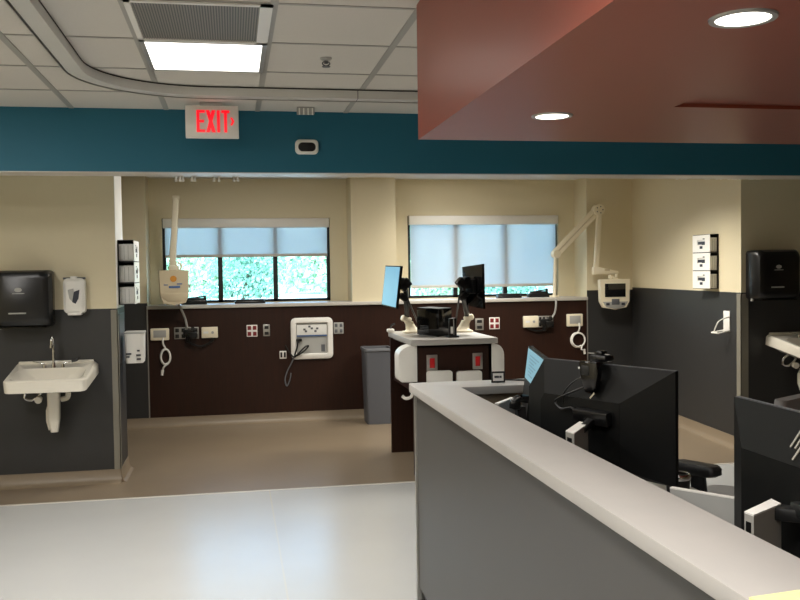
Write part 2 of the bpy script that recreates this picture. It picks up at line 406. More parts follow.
# sprinkler
p = at(326, 58, Z=CZ); r = thing('sprinkler_head', 'small bronze sprinkler head on the ceiling tile right of the lit panel', 'sprinkler', p)
MB().lathe([(.03, CZ-p.z), (.03, -.006), (.022, -.012), (.012, -.014)], (p.x, p.y, p.z)).build('escutcheon', M['lgrey'], r)
b = MB(); b.cyl((p.x, p.y, p.z-.012), (p.x, p.y, p.z-.028), .01); b.tube([(p.x-.012, p.y, p.z-.018), (p.x-.018, p.y, p.z-.03), (p.x, p.y, p.z-.042)], .003); b.tube([(p.x+.012, p.y, p.z-.018), (p.x+.018, p.y, p.z-.03), (p.x, p.y, p.z-.042)], .003)
b.lathe([(.02, -.045), (.022, -.043), (.02, -.041)], (p.x, p.y, p.z)); b.build('sprinkler_body', M['mgrey'], r)
# exit sign
e0, e1 = at(185, 105, Y=5.76), at(239, 138.5, Y=5.76); ex0, ex1, ez0, ez1 = e0.x, e1.x, e1.z, e0.z
r = thing('exit_sign', 'white exit sign with red letters hanging in front of the teal header', 'sign', ((ex0+ex1)/2, 5.78, ez1))
MB().box(ex0, ex1, 5.757, 5.79, ez0, ez1, .004).build('housing', M['white'], r)
MB().box((ex0+ex1)/2-.075, (ex0+ex1)/2+.065, 5.755, 5.81, ez1-.002, CZ-.0005, .003).build('canopy', M['lgrey'], r)
b = MB(); H0, H1 = ez0+.036, ez1-.03; t_ = .0175; y0, y1 = 5.7535, 5.758
lx = [at(p_, 121, Y=5.757).x for p_ in (196.5, 205, 206, 215.5, 217, 221, 221.5, 229.5)]
a, c = lx[0], lx[1]
b.box(a, a+t_, y0, y1, H0, H1)
for z in (H0, (H0+H1)/2-t_*.45, H1-t_*.9): b.box(a+t_*.9, c-(.006 if z != H0 and z < H1-.03 else 0), y0, y1, z, z+t_*.9)
a, c = lx[2], lx[3]; k = .021
b.prism([(a, H0), (a+k, H0), (c, H1), (c-k, H1)], 'y', y0, y1); b.prism([(c-k, H0), (c, H0), (a+k, H1), (a, H1)], 'y', y0-.0004, y1)
b.box(lx[4], lx[4]+t_, y0, y1, H0, H1)
a, c = lx[6], lx[7]
b.box(a, c, y0, y1, H1-t_*.9, H1); b.box((a+c)/2-t_/2, (a+c)/2+t_/2, y0, y1, H0, H1-t_*.85)
a = lx[7]+.004; zc = (H0+H1)/2
b.prism([(a, zc+.024), (a+.012, zc+.024), (a+.026, zc), (a+.012, zc-.024), (a, zc-.024), (a+.012, zc)], 'y', y0, y1)
b.build('letters', M['exit'], r)
# oval sensor on the header and comb bracket above it
p0, p1 = at(295, 139.5, Y=6.04), at(318.5, 154.5, Y=6.04)
r = thing('wall_sensor', 'small white rounded sensor with black face on the teal header', 'sensor', ((p0.x+p1.x)/2, 6.05, (p0.z+p1.z)/2))
cx_, cz_, w_, h_ = (p0.x+p1.x)/2, (p0.z+p1.z)/2, p1.x-p0.x, p0.z-p1.z
MB().loft([[(x, 6.0495, z) for x, z in rrect(cx_, cz_, w_, h_, .03)], [(x, 6.03, z) for x, z in rrect(cx_, cz_, w_, h_, .03)], [(x, 6.02, z) for x, z in rrect(cx_, cz_, w_-.016, h_-.016, .026)]]).build('case', M['white'], r)
MB().loft([[(x, 6.021, z) for x, z in rrect(cx_, cz_-.002, w_*.76, h_*.62, .028)], [(x, 6.015, z) for x, z in rrect(cx_, cz_-.002, w_*.7, h_*.55, .025)]]).build('lens_window', M['gloss'], r)
p0, p1 = at(297, 105, Y=5.88), at(314.5, 115, Y=5.88)
r = thing('slotted_vent_box', 'small white slotted box on the ceiling in front of the teal header', 'vent box', ((p0.x+p1.x)/2, 5.89, p0.z))
b = MB(); b.box(p0.x, p1.x, 5.87, 5.92, p1.z+.006, CZ-.0005, .002)
b.build('box_body', M['lgrey'], r)
b = MB(); n = 4
for i in range(n):
    x = p0.x+.014+i*(p1.x-p0.x-.028)/(n-1); b.box(x-.004, x+.004, 5.867, 5.8705, p1.z-.002, p1.z+.042)
b.build('slat', M['white'], r)
# curtain tracks with gliders hung behind the header
def track(x0, x1, pxs, py0, py1, label):
    r = thing('curtain_track', label, 'curtain track', ((x0+x1)/2, 6.33, 2.32), group='curtain tracks behind the teal header')
    MB().box(x0, x1, 6.2802, 6.305, 2.275, 2.31).box(x0, x1, 6.305, 6.35, 2.293, 2.31).box(x0, x1, 6.345, 6.35, 2.275, 2.31).build('track', M['white'], r)
    for px in pxs:
        q = at(px, py1, Y=6.325); x, z = q.x, q.z
        MB().box(x-.005, x+.005, 6.31, 6.34, z+.012, 2.295).box(x-.009, x+.009, 6.315, 6.335, z, z+.014, .003).build('glider', M['white'], r)
track(-.48, .27, (176, 180, 183, 192, 195, 214, 219, 234, 238), 176, 181.5, 'curtain track with white gliders under the header at the left bay')
track(3.0, 4.25, (677, 682, 686, 706, 709, 717, 721, 729, 733, 736, 740, 750, 753, 757, 760), 176, 179.5, 'curtain track with white gliders under the header at the right bay')

# ------------------------------------------------------------------ alcove lights
lp = at(457, 175, Z=CA); troffer(2.0, 2.76, 8.55, 9.42, CA-.001, 'lit ceiling panel glimpsed under the header above the right window')

# ------------------------------------------------------------------ left wash place
def make_sink(p, label, grp):
    """p = middle of the back edge of the rim, on the wall"""
    r = thing('wall_sink', label, 'sink', p, group=grp)
    w, d_ = .60, .49
    def sec(wf, wb, yf, z, rr):          # section: rounded trapezoid; back at y=-.004
        P = []
        for (x, y) in ((wb/2, -.004), (wf/2, -yf), (-wf/2, -yf), (-wb/2, -.004)): P.append(Vector((x, y, 0)))
        out = []
        for i in range(4):
            a, q, c = P[i-1], P[i], P[(i+1) % 4]; u = (a-q).normalized(); v = (c-q).normalized()
            k = rr if i in (1, 2) else .012
            for t in (0, .2, .4, .6, .8, 1):
                s1 = q+u*k*(1-t)**2+v*k*t**2; out.append((s1.x, s1.y, z))
        return out
    b = MB()
    outer = [sec(.38, .44, .36, -.115, .08), sec(.48, .54, .43, -.105, .07), sec(.55, .61, .485, -.085, .05), sec(.56, .60, .49, -.02, .05), sec(.56, .57, .49, -.006, .05), sec(.548, .555, .482, 0, .05)]
    def isec(wf, wb, y0, y1, z, rr):
        return [(x, y, z) for x, y in _round([(wb/2, -y0), (wf/2, -y1), (-wf/2, -y1), (-wb/2, -y0)], rr)]
    def _round(P, rr):
        out = []; P = [Vector((a, c, 0)) for a, c in P]
        for i in range(4):
            a, q, c = P[i-1], P[i], P[(i+1) % 4]; u = (a-q).normalized(); v = (c-q).normalized()
            for t in (0, .2, .4, .6, .8, 1):
                s1 = q+u*rr*(1-t)**2+v*rr*t**2; out.append((s1.x, s1.y))
        return out
    inner = [isec(.50, .48, .15, .445, -.002, .07), isec(.47, .45, .16, .43, -.02, .08), isec(.36, .34, .2, .38, -.09, .1), isec(.1, .1, .26, .33, -.1, .03)]
    b.loft(outer+inner)
    b.loft([sec(.40, .44, .36, -.113, .08), sec(.30, .34, .27, -.15, .07), sec(.24, .27, .22, -.165, .05)])
    # splash ledge at the wall
    b.box(-.27, .27, -.03, -.003, -.004, .018, .008)
    for v in b.bm.verts: v.co.z += v.co.y*.17
    b.build('basin', M['porc'], r, local=True)
    FT = Matrix.Translation((0, -.03, -.04))
    b = MB(); b.box(-.085, .085, -.125, -.075, -.02, .004, .006); b.cyl((0, -.1, .014), (0, -.1, .05), .017, .012)
    b.tube([(0, -.1, .04), (0, -.1, .13), (0, -.1, .2), (0, -.115, .235), (0, -.145, .245), (0, -.17, .225), (0, -.176, .185)], .0095, n=10)
    b.cyl((0, -.176, .19), (0, -.177, .165), .012)
    b.bm.transform(FT); b.build('faucet', M['chrome'], r, local=True)
    for s in (-1, 1):
        b = MB(); b.cyl((s*.065, -.1, .014), (s*.065, -.1, .04), .014, .011)
        b.bar((s*.065, -.1, .042), (s*.15, -.085, .06), .018, .007, .003); b.bm.transform(FT); h = b.build('faucet_handle', M['chrome'], r, local=True)
        if s == 1: MB().tube([(.125, -.12, .016), (.16, -.115, .024), (.18, -.113, .045)], .009).build('lever_tip', M['black'], h, local=True)
    MB().loft([[(x, y, z) for x, y in rrect(0, -.16, .085*k, .1*k, .02)] for z, k in ((-.16, 1.15), (-.2, 1), (-.40, .95), (-.50, .62))]).build('drain_cover', M['porc'], r, local=True)
    b = MB(); b.loft([[(x, y, z) for x, y in rrect(-.035, -.13, .05*k, .08*k, .015)] for z, k in ((-.29, .5), (-.34, 1), (-.42, 1), (-.49, .5))]); b.build('trap', M['porc'], r, local=True)
    b = MB(); b.tube([(-.16, -.12, -.17), (-.2, -.12, -.2), (-.21, -.12, -.25), (-.16, -.12, -.265), (-.1, -.12, -.22), (-.08, -.12, -.18)], .009)
    b.build('supply_hose', M['chrome'], r, local=True)
    b = MB(); b.cyl((-.11, -.13, -.255), (-.11, -.165, -.262), .026); b.build('shutoff_valve', M['porc'], r, local=True)
    b = MB(); b.tube([(.06, -.1, -.17), (.09, -.1, -.2), (.085, -.1, -.255), (.04, -.1, -.27)], .02); b.build('waste_pipe', M['porc'], r, local=True)
    return r
sk = at(56, 361, Y=7.13)
sinkL = make_sink((at(56.5, 361, Y=7.13).x, 7.15, sk.z-.012), 'white wall sink with chrome faucet under the left paper towel dispenser', 'wall hung hand wash sinks')
sr = at(764, 341, Y=7.2); 
q = at(764, 333, Y=YR)
sinkR = copy_tree(sinkL, (q.x+.31-sinkL.location.x, YR-7.15, q.z-sk.z), 'white wall sink cut off by the right edge of the photo', 'wall hung hand wash sinks')
# paper towel dispensers
def make_towel(x0, x1, z0, z1, yw, label):
    r = thing('paper_towel_dispenser', label, 'paper towel dispenser', ((x0+x1)/2, yw, z0), group='black paper towel dispensers')
    cx_, cz_, w, h = (x0+x1)/2, (z0+z1)/2, x1-x0, z1-z0
    prof = [(yw-.003, w-.02, h-.01, .02), (yw-.06, w, h, .03), (yw-.17, w, h, .045), (yw-.205, w-.03, h-.03, .05), (yw-.22, w-.09, h-.09, .04)]
    MB().loft([[(x, y, z) for x, z in rrect(cx_, cz_, a, c, e)] for y, a, c, e in prof]).build('cover', M['black'], r)
    MB().loft([[(x, yw-.06-k, z) for x, z in rrect(x1-.004, cz_, .012, h*.86, .005)] for k in (0, .07)]).build('side_seam', M['gloss'], r)
    b = MB(); lx_ = cx_-.02
    b.loft([[(lx_+.026*math.cos(t*PI/8), yw-.2195-k, cz_+h*.16+.016*math.sin(t*PI/8)) for t in range(16)] for k in (0, .002)])
    b.box(lx_-.042, lx_+.042, yw-.2215, yw-.219, cz_+h*.09, cz_+h*.105)
    b.build('emblem', M['lgrey'], r)
    MB().box(lx_-.07, lx_+.05, yw-.223, yw-.219, cz_-h*.26, cz_-h*.235, .001).build('label_strip', M['lgrey'], r)
    MB().box(x0+.04, x1-.04, yw-.20, yw-.04, z0-.006, z0+.004).build('paper_slot', M['gloss'], r)
    MB().cyl((x0+.02, yw-.08, z0-.012), (x0+.02, yw-.09, z0+.02), .012).build('latch_knob', M['lgrey'], r)
    return r
a0, a1 = at(50, 270, Y=6.95), at(50, 327, Y=6.95)
towL = make_towel(a0.x-.40, a0.x, a1.z, a0.z, 7.15, 'black paper towel dispenser on the left wall beside the soap dispenser')
q0 = at(758, 300, Y=YR-.2)
towR = copy_tree(towL, (q0.x-(a0.x-.40), YR-7.15, q0.z-a1.z), 'black paper towel dispenser above the sink at the right edge', 'black paper towel dispensers')
# soap dispenser
s0, s1 = at(62.5, 278, Y=7.07), at(86, 313.5, Y=7.07); yw = 7.15
r = thing('soap_dispenser', 'white wall soap dispenser with dark shield emblem above the left sink', 'soap dispenser', ((s0.x+s1.x)/2, yw, s1.z))
cx_, cz_, w, h = (s0.x+s1.x)/2, (s0.z+s1.z)/2, s1.x-s0.x, s0.z-s1.z
MB().loft([[(x, y, z) for x, z in rrect(cx_, cz_, a, c, e)] for y, a, c, e in ((yw-.0003, w*.9, h*.95, .02), (yw-.04, w, h, .03), (yw-.085, w*.96, h*.97, .035), (yw-.105, w*.7, h*.8, .03))]).build('cover', M['white'], r)
MB().box(cx_-.08, cx_+.075, yw-.07, yw-.02, cz_+h/2-.012, cz_+h/2+.004, .003).build('lid_gap', M['mgrey'], r)
MB().box(cx_-.025, cx_+.02, yw-.085, yw-.03, cz_+h/2-.014, cz_+h/2+.012, .004).build('latch', M['white'], r)
MB().box(cx_-.05, cx_+.05, yw-.09, yw-.03, cz_-h/2-.012, cz_-h/2+.01, .006).build('push_bar', M['white'], r)
b = MB(); e = .042
b.prism([(cx_-e, cz_+.045), (cx_, cz_+.055), (cx_, cz_-.055), (cx_-e*.75, cz_-.02)], 'y', yw-.108, yw-.104, m=M['lgrey'])
b.prism([(cx_+.002, cz_+.03), (cx_+e, cz_+.045), (cx_+e*.8, cz_-.02), (cx_+.012, cz_-.06), (cx_-.012, cz_-.045)], 'y', yw-.1085, yw-.104, m=M['ink'])
b.build('emblem', None, r)

# ------------------------------------------------------------------ glove box holders
def glove_holder(xw, sgn, y0, y1, z0, z1, dx, label):
    """on a side wall at xw, opening sideways; sgn=+1 faces +x; the camera sees the open near end"""
    r = thing('glove_box_holder', label, 'glove box holder', (xw, (y0+y1)/2, z0), group='wall racks of glove boxes')
    X = lambda k: xw+sgn*k
    b = MB(); bx = lambda a, c, *k: b.box(min(X(a), X(c)), max(X(a), X(c)), *k)
    bx(.001, .006, y0, y1, z0, z1)
    n = 3; hh = (z1-z0)/n
    for i in range(n+1): bx(.001, dx, y0, y1, z0+i*hh-(.004 if i else 0), z0+i*hh+(.004 if i < n else 0))
    bx(.001, dx, y1-.006, y1, z0, z1)
    b.build('rack', M['mblack'], r)
    f = MB()
    for i in range(n):
        za, zb = z0+i*hh+.004, z0+(i+1)*hh-.004
        xa, xb = min(X(dx), X(dx+.004)), max(X(dx), X(dx+.004)); ly = y1-y0; hz = zb-za
        f.box(xa, xb, y0, y1, za, za+hz*.42); f.box(xa, xb, y0, y1, za+hz*.72, zb); f.box(xa, xb, y0, y0+ly*.28, za+hz*.42, za+hz*.72); f.box(xa, xb, y1-ly*.28, y1, za+hz*.42, za+hz*.72)
        for u0, u1, v0, v1 in ((.42, .58, .2, .36), (.3, .4, .74, .8)):
            lg = MB().box(min(X(dx+.0035), X(dx+.005)), max(X(dx+.0035), X(dx+.005)), y0+ly*u0, y0+ly*u1, za+hz*v0, za+hz*v1).build('logo', M['ink'], r)
    f.build('front_plate', M['white'], r)
    for i in range(n):
        za = z0+i*hh+.006
        t = thing('glove_box', ['white glove box in the bottom slot of the %s rack', 'white glove box in the middle slot of the %s rack', 'white glove box in the top slot of the %s rack'][i] % ('left' if sgn > 0 else 'right'), 'glove box', (X(dx/2), (y0+y1)/2, za), group='glove boxes')
        ly = y1-y0
        MB().box(min(X(.008), X(dx-.004)), max(X(.008), X(dx-.004)), y0+.015, y1-.012, za, za+hh*.78, .002).build('carton', M['carton'], t)
        MB().box(min(X(dx-.0045), X(dx-.003)), max(X(dx-.0045), X(dx-.003)), y0+ly*.22, y0+ly*.72, za+hh*.42, za+hh*.58).box(min(X(dx-.0045), X(dx-.0025)), max(X(dx-.0045), X(dx-.0025)), y0+ly*.3, y0+ly*.5, za+hh*.3, za+hh*.5, .0).build('logo', M['ink'], t)
        e = MB()
        for k in range(3):
            xx = .016+k*(dx-.03)/3
            e.box(min(X(xx), X(xx+.004)), max(X(xx), X(xx+.004)), y0+.0135, y0+.0155, za+.01, za+hh*.7)
        e.build('end_print', M['lgrey'], t)
gl0, gl1 = at(118, 240, Y=7.25), at(131, 304.5, Y=7.25)
glove_holder(-.870, 1, 7.25, 7.62, gl1.z, gl0.z, .12, 'black glove box rack on the left partition edge above a white container')
ga, gb = at(711, 234, Y=7.46), at(711, 289, Y=7.46)
glove_holder(4.314, -1, 7.46, 7.77, gb.z, ga.z, .082, 'glove box rack on the right wall above a white wire bracket')
# white container with label under the left rack
c0_, c1_ = at(124, 334, Y=7.28), at(143.5, 363, Y=7.28)
r = thing('wall_container', 'small white labelled container on the left partition edge', 'container', ((c0_.x+c1_.x)/2, 7.38, c1_.z))
MB().box(-.873, -.867, 7.24, 7.55, c1_.z, c0_.z+.16).build('mount_plate', M['mgrey'], r)
MB().loft([[(x, y, z) for x, y in rrect((c0_.x+c1_.x)/2+.002, 7.38, w*.142, w*.22, .02)] for z, w in ((c1_.z, .9), (c1_.z+.03, .95), (c0_.z-.01, 1), (c0_.z, 1.02))]).build('tub', M['white'], r)
MB().loft([[(x, y, z) for x, y in rrect((c0_.x+c1_.x)/2+.002, 7.38, .152, .23, .02)] for z in (c0_.z, c0_.z+.012)]).build('lid', M['lgrey'], r)
b = MB()
for k, (u0, u1, v) in enumerate(((.06, .4, .3), (.06, .3, .2), (.6, .9, .25), (.65, .85, .4), (.62, .9, .12))):
    xx0 = c0_.x+(c1_.x-c0_.x)*u0; xx1 = c0_.x+(c1_.x-c0_.x)*u1; z = c1_.z+(c0_.z-c1_.z)*v
    b.box(xx0+.004, xx1-.004, 7.264, 7.272, z, z+.012)
b.build('print', M['ink'], r)
# wire bracket on right wall
p0 = at(724, 323, X=4.27); py = p0.y; z0_, z1_ = at(724, 334, X=4.27).z, at(724, 311, X=4.27).z
r = thing('wall_bracket', 'white wire bracket on the charcoal right wall below the glove boxes', 'bracket', (4.31, py, z0_))
xf = XR0+(py-YR)*(XR1-XR0)/(YW-YR)
MB().box(xf-.012, xf-.001, py-.05, py+.05, z0_+.02, z1_, .003).build('back_plate', M['white'], r)
b = MB(); b.tube([(xf-.01, py-.05, z1_-.05), (xf-.06, py-.06, z1_-.06), (xf-.11, py-.04, z1_-.09), (xf-.12, py, z0_+.05), (xf-.12, py+.02, z0_+.01)], .006)
b.tube([(xf-.12, py-.05, z0_+.012), (xf-.12, py+.06, z0_+.012)], .007, sub=1); b.tube([(xf-.01, py-.05, z0_+.03), (xf-.12, py-.05, z0_+.012)], .007, sub=1); b.tube([(xf-.01, py+.05, z0_+.03), (xf-.12, py+.06, z0_+.012)], .007, sub=1)
b.build('wire_loop', M['white'], r)

# ------------------------------------------------------------------ headwall plates and cords
YP = YW
def plate_geo(px0, px1, py0, py1, d=.012, Y=YP):
    a, c = at(px0, py0, Y=Y), at(px1, py1, Y=Y); return a.x, c.x, c.z, a.z
def plate(px0, px1, py0, py1, name, label, cat, m, d=.012, group=None, bev=.004):
    x0, x1, z0, z1 = plate_geo(px0, px1, py0, py1)
    r = thing(name, label, cat, ((x0+x1)/2, YP, z0), group=group)
    MB().box(x0, x1, YP-d, YP-.0005, z0, z1, min(bev, d/3)).build('faceplate', m, r)
    return r, x0, x1, z0, z1
def coil(cx_, cz_, y, rx_, rz_, turns, r_, tail):
    pts = []
    for i in range(int(turns*12)+1):
        a = i/12*2*PI+PI/2; k = 1-.12*i/(turns*12)
        pts.append((cx_+rx_*k*math.cos(a), y-.004*i/6, cz_+rz_*k*math.sin(a)))
    return pts+tail
def call_station(pxs, pys, cord, label, lab2, left):
    r, x0, x1, z0, z1 = plate(pxs[0], pxs[1], pys[0], pys[1], 'call_station', label, 'wall unit', M['cream'], .035, 'nurse call units on the wood wall', .01)
    MB().box(x0+.03, x1-.03, YP-.037, YP-.034, z0+.03, z1-.02, .002).build('face_inset', M['lgrey'], r)
    (tx, ty), (kx, ky), (ex, ey) = cord
    c = at(kx, ky, Y=YP-.03); t = at(tx, ty, Y=YP-.036); e = at(ex, ey, Y=YP-.02)
    rx_, rz_ = (.05, .085) if left else (.085, .085)
    pts = [t, Vector((t.x, YP-.05, (t.z+c.z+rz_)/2)), ]
    pts += [Vector(q) for q in coil(c.x, c.z, YP-.012, rx_, rz_, 2.6, .01, [])]
    pts += [Vector((c.x-.02 if left else c.x+.03, YP-.04, c.z-rz_-.02)), Vector(e)]
    o = MB().tube(pts, .0095, n=8, sub=3).build('call_cord', M['white'], r)
    b = MB().cyl((e.x, e.y, e.z+.01), (e.x+(-.006 if left else .01), e.y, e.z-.045), .016, .013).build('call_button', M['white'], o)
call_station((150.5, 169.5), (328.5, 340), ((163, 338), (165.5, 357), (162.5, 371)), 'cream nurse call unit with looped white cord at the left end of the wood wall', None, True)
call_station((566, 582), (314, 326), ((579, 323), (578.5, 340), (584, 350)), 'cream nurse call unit with looped white cord at the right end of the wood wall', None, False)
def outlet_holes(r, x0, x1, z0, z1, cols, rows, m, name='socket', kx=.3, kz=.3, d=.012):
    for i in range(cols):
        for j in range(rows):
            cx_ = x0+(x1-x0)*(i+.5)/cols; cz_ = z0+(z1-z0)*(j+.5)/rows; w, h = (x1-x0)/cols*kx, (z1-z0)/rows*kz
            MB().box(cx_-w, cx_+w, YP-d-.003, YP-d+.002, cz_-h, cz_+h, .003).build(name, m, r)
# left: steel sockets with a black plug cluster
def plug_unit(px0, px1, py0, py1, pcx, pcy, label, cord_to, sag):
    r, x0, x1, z0, z1 = plate(px0, px1, py0, py1, 'socket_plate', label, 'socket plate', M['alum'], .012, 'steel socket plates')
    outlet_holes(r, x0, x1, z0, z1, 4, 2, M['mblack'], 'socket', .3, .32)
    c = at(pcx, pcy, Y=YP-.05)
    r2 = thing('plug_cluster', label.replace('steel socket plate', 'black plugs and cord hanging from the steel sockets').split(' with')[0], 'plug', (c.x, YP-.013, c.z), group='black plug clusters')
    b = MB()
    b.box(c.x-.07, c.x+.05, YP-.07, YP-.0155, c.z-.035, c.z+.035, .01); b.box(c.x-.02, c.x+.07, YP-.09, YP-.0155, c.z-.06, c.z+.01, .01); b.box(c.x-.045, c.x-.005, YP-.06, YP-.0155, c.z-.10, c.z, .01); b.cyl((c.x+.03, YP-.0155, c.z+.03), (c.x+.03, YP-.08, c.z+.045), .022)
    b.build('plug', M['black'], r2)
    e = at(*cord_to, Y=YP-.015)
    MB().tube([(c.x-.02, YP-.06, c.z-.05), (c.x, YP-.05, c.z-sag*.8), ((c.x+e.x)/2, YP-.03, c.z-sag*1.1), (e.x, YP-.025, c.z-sag*.7), (e.x+.01, YP-.03, e.z)], .011).build('cord', M['black'], r2)
plug_unit(174, 199, 327.5, 338.5, 190, 333, 'steel socket plate with black plugs left on the wood wall below the left window', (212, 338), .13)
plug_unit(538, 553, 316, 327, 547, 322, 'steel socket plate with black plugs right on the wood wall below the right window', (528, 326), .09)
def speaker_box(px, py, label):
    r, x0, x1, z0, z1 = plate(px[0], px[1], py[0], py[1], 'control_box', label, 'wall unit', M['cream'], .045, 'cream control boxes', .008)
    MB().cyl(((x0+x1)/2+.03, YP-.05, (z0+z1)/2), ((x0+x1)/2+.03, YP-.044, (z0+z1)/2), .014).build('knob', M['lgrey'], r)
    MB().box(x0+.02, x0+.07, YP-.047, YP-.044, (z0+z1)/2-.01, (z0+z1)/2+.012).build('label_patch', M['whitep'], r)
speaker_box((201.5, 218), (327, 337.5), 'cream control box beside the left plug cluster')
speaker_box((522.5, 537.5), (316, 327), 'cream control box beside the right plug cluster')
for px, py, lab in (((246.5, 257.5), (325, 336.5), 'white plate with four dark red sockets below the left window'), ((489, 499.5), (317.5, 329), 'white plate with four dark red sockets right of the white worktop station')):
    r, x0, x1, z0, z1 = plate(px[0], px[1], py[0], py[1], 'red_socket_plate', lab, 'socket plate', M['white'], .012, 'red socket plates')
    outlet_holes(r, x0, x1, z0, z1, 2, 2, M['dred'], 'red_socket', .34, .34)
for px, py, lab in (((263, 270), (324.5, 336), 'narrow steel plate with one dark socket left of the recessed white panel'), ((475, 483.5), (318.5, 330), 'narrow steel plate with one dark socket above the white worktop station')):
    r, x0, x1, z0, z1 = plate(px[0], px[1], py[0], py[1], 'small_socket_plate', lab, 'socket plate', M['alum'], .012, 'narrow steel socket plates')
    outlet_holes(r, x0, x1, z0, z1, 1, 2, M['mblack'], 'socket', .3, .26)
r, x0, x1, z0, z1 = plate(279.5, 286.5, 351, 358.5, 'data_plate', 'small white data plate low on the wood wall left of the cords', 'socket plate', M['white'])
outlet_holes(r, x0, x1, z0, z1, 2, 1, M['mblack'], 'port', .3, .34)
r, x0, x1, z0, z1 = plate(333.5, 343.5, 322.5, 333.5, 'grey_socket_plate', 'grey steel socket plate right of the recessed white panel', 'socket plate', M['lgrey'])
outlet_holes(r, x0, x1, z0, z1, 2, 2, M['mgrey'], 'socket', .28, .3)
# recessed white panel
x0, x1, z0, z1 = plate_geo(290.5, 333, 318, 358)
r = thing('recessed_panel', 'large white rounded service panel recessed in the wood wall with cords', 'wall panel', ((x0+x1)/2, YP, z0))
cx_, cz_, w, h = (x0+x1)/2, (z0+z1)/2, x1-x0, z1-z0
A = lambda k, rr, y: [(x, y, z) for x, z in rrect(cx_, cz_, w-k, h-k, rr)]
MB().loft([A(0, .05, YP-.0005), A(0, .05, YP-.028), A(.02, .045, YP-.036), A(.10, .02, YP-.036), A(.115, .012, YP-.022), A(.118, .012, YP-.003), A(0, .05, YP-.0005)], caps=False).build('frame', M['white'], r)
MB().box(x0+.058, x1-.058, YP-.006, YP-.002, z0+.058, z1-.058).build('back_plate', M['lgrey'], r)
MB().box(x0+.064, x1-.064, YP-.02, YP-.0061, cz_+.035, z1-.075, .003).build('socket_strip', M['whitep'], r)
for k, dz in ((.25, 0), (.5, .01), (.68, .008), (.3, -.02), (.62, -.02), (.42, .03)):
    xx = x0+.064+(x1-x0-.128)*k; zz = cz_+.035+(z1-.075-cz_-.035)*.55+dz; MB().box(xx-.012, xx+.012, YP-.024, YP-.0195, zz-.01, zz+.01, .002).build('port', M['mgrey'], r)
MB().box(x0+.062, x1-.062, YP-.021, YP-.0061, cz_+.022, cz_+.031).build('blue_rail', M['blueink'], r)
MB().box(x1-.125, x1-.085, YP-.01, YP-.0061, z0+.075, z0+.15).build('socket', M['mgrey'], r)
c = at(299, 340, Y=YP-.03); e = at(295, 356.5, Y=YP-.045)
r = thing('power_cord', 'black looped power cord plugged into the recessed white panel', 'cord', (c.x, YP-.01, c.z))
MB().box(c.x-.03, c.x+.03, YP-.05, YP-.008, c.z-.016, c.z+.016, .006).build('plug', M['black'], r)
PX = lambda q, y=.045: at(*q, Y=YP-y)
MB().tube([PX((298, 341)), PX((297, 348), .055), PX((295, 356)), PX((303, 352), .06), PX((308.5, 346), .062), PX((305, 347), .062), PX((298, 354), .055), PX((294, 357)), PX((289, 352), .03), PX((285, 345), .02)], .0085).build('cord_loop', M['black'], r)
MB().tube([PX((294, 357)), PX((291, 364), .03), PX((287, 372), .015), PX((285, 380), .012), PX((287, 386), .012), PX((290, 379), .012), PX((291, 373), .012)], .007).build('cord_tail', M['mgrey'], r)

# ------------------------------------------------------------------ exam monitors on arms
KY = .9384
YA = 9.95*KY
def head(r, px0, px1, py0, py1, screen, Y=YA):
    a, c = at(px0, py0, Y=Y), at(px1, py1, Y=Y); x0, x1, z0, z1 = a.x, c.x, c.z, a.z; w = x1-x0; h = z1-z0; cx_ = (x0+x1)/2
    sh = lambda k, y: [(x, y, z) for x, z in ((x0+k, z1-k), (cx_, z1-k+.004), (x1-k, z1-k), (x1-.006-k, z0+h*.28), (x1-w*.12-k, z0+h*.08), (cx_, z0+k), (x0+w*.12+k, z0+h*.08), (x0+.006+k, z0+h*.28))]
    hd = MB().loft([sh(.02, Y+.09), sh(.004, Y+.07), sh(0, Y+.012), sh(.006, Y)]).build('monitor_head', M['cream'] if screen else M['creamd'], r)
    if screen:
        MB().box(x0+w*.16, x1-w*.16, Y-.004, Y+.003, z0+h*.42, z1-h*.14, .002).build('display', M['screenoff'], hd)
        MB().prism([(x0+w*.08, z0+h*.27), (x1-w*.08, z0+h*.27), (x1-w*.2, z0+h*.1), (cx_, z0+h*.02), (x0+w*.2, z0+h*.1)], 'y', Y-.006, Y+.002, .003).build('button_panel', M['lgrey'], hd)
        MB().box(cx_-.045, cx_+.045, Y-.012, Y-.002, z0+h*.17, z0+h*.36, .004).build('keypad', M['mgrey'], hd)
        for s in (-1, 1): MB().box(cx_+s*.09-.02, cx_+s*.09+.02, Y-.01, Y-.003, z0+h*.15, z0+h*.23, .003).build('button', M['ink'], hd)
    else:
        MB().prism([(x0+w*.04, z0+h*.36), (x1-w*.04, z0+h*.36), (x1-w*.08, z0+h*.25), (x1-w*.3, z0+h*.12), (x0+w*.3, z0+h*.12), (x0+w*.08, z0+h*.25)], 'y', Y-.004, Y+.002, .001).build('lower_tray', M['creamd'], hd)
        MB().box(cx_-.05, cx_+.06, Y-.003, Y+.002, z0+h*.5, z0+h*.56).box(cx_-.1, cx_-.06, Y-.003, Y+.002, z0+h*.58, z0+h*.6).box(cx_+.03, cx_+.08, Y-.003, Y+.002, z0+h*.6, z0+h*.63).build('print', M['blueink'], hd)
        MB().cyl((cx_-.005, Y-.003, z0+h*.76), (cx_-.005, Y+.002, z0+h*.76), .032).build('orange_badge', M['orange'], hd)
        MB().box(x1-.004, x1+.012, Y+.02, Y+.06, z0+h*.5, z0+h*.6, .003).build('side_knob', M['lgrey'], hd)
    return cx_, z1
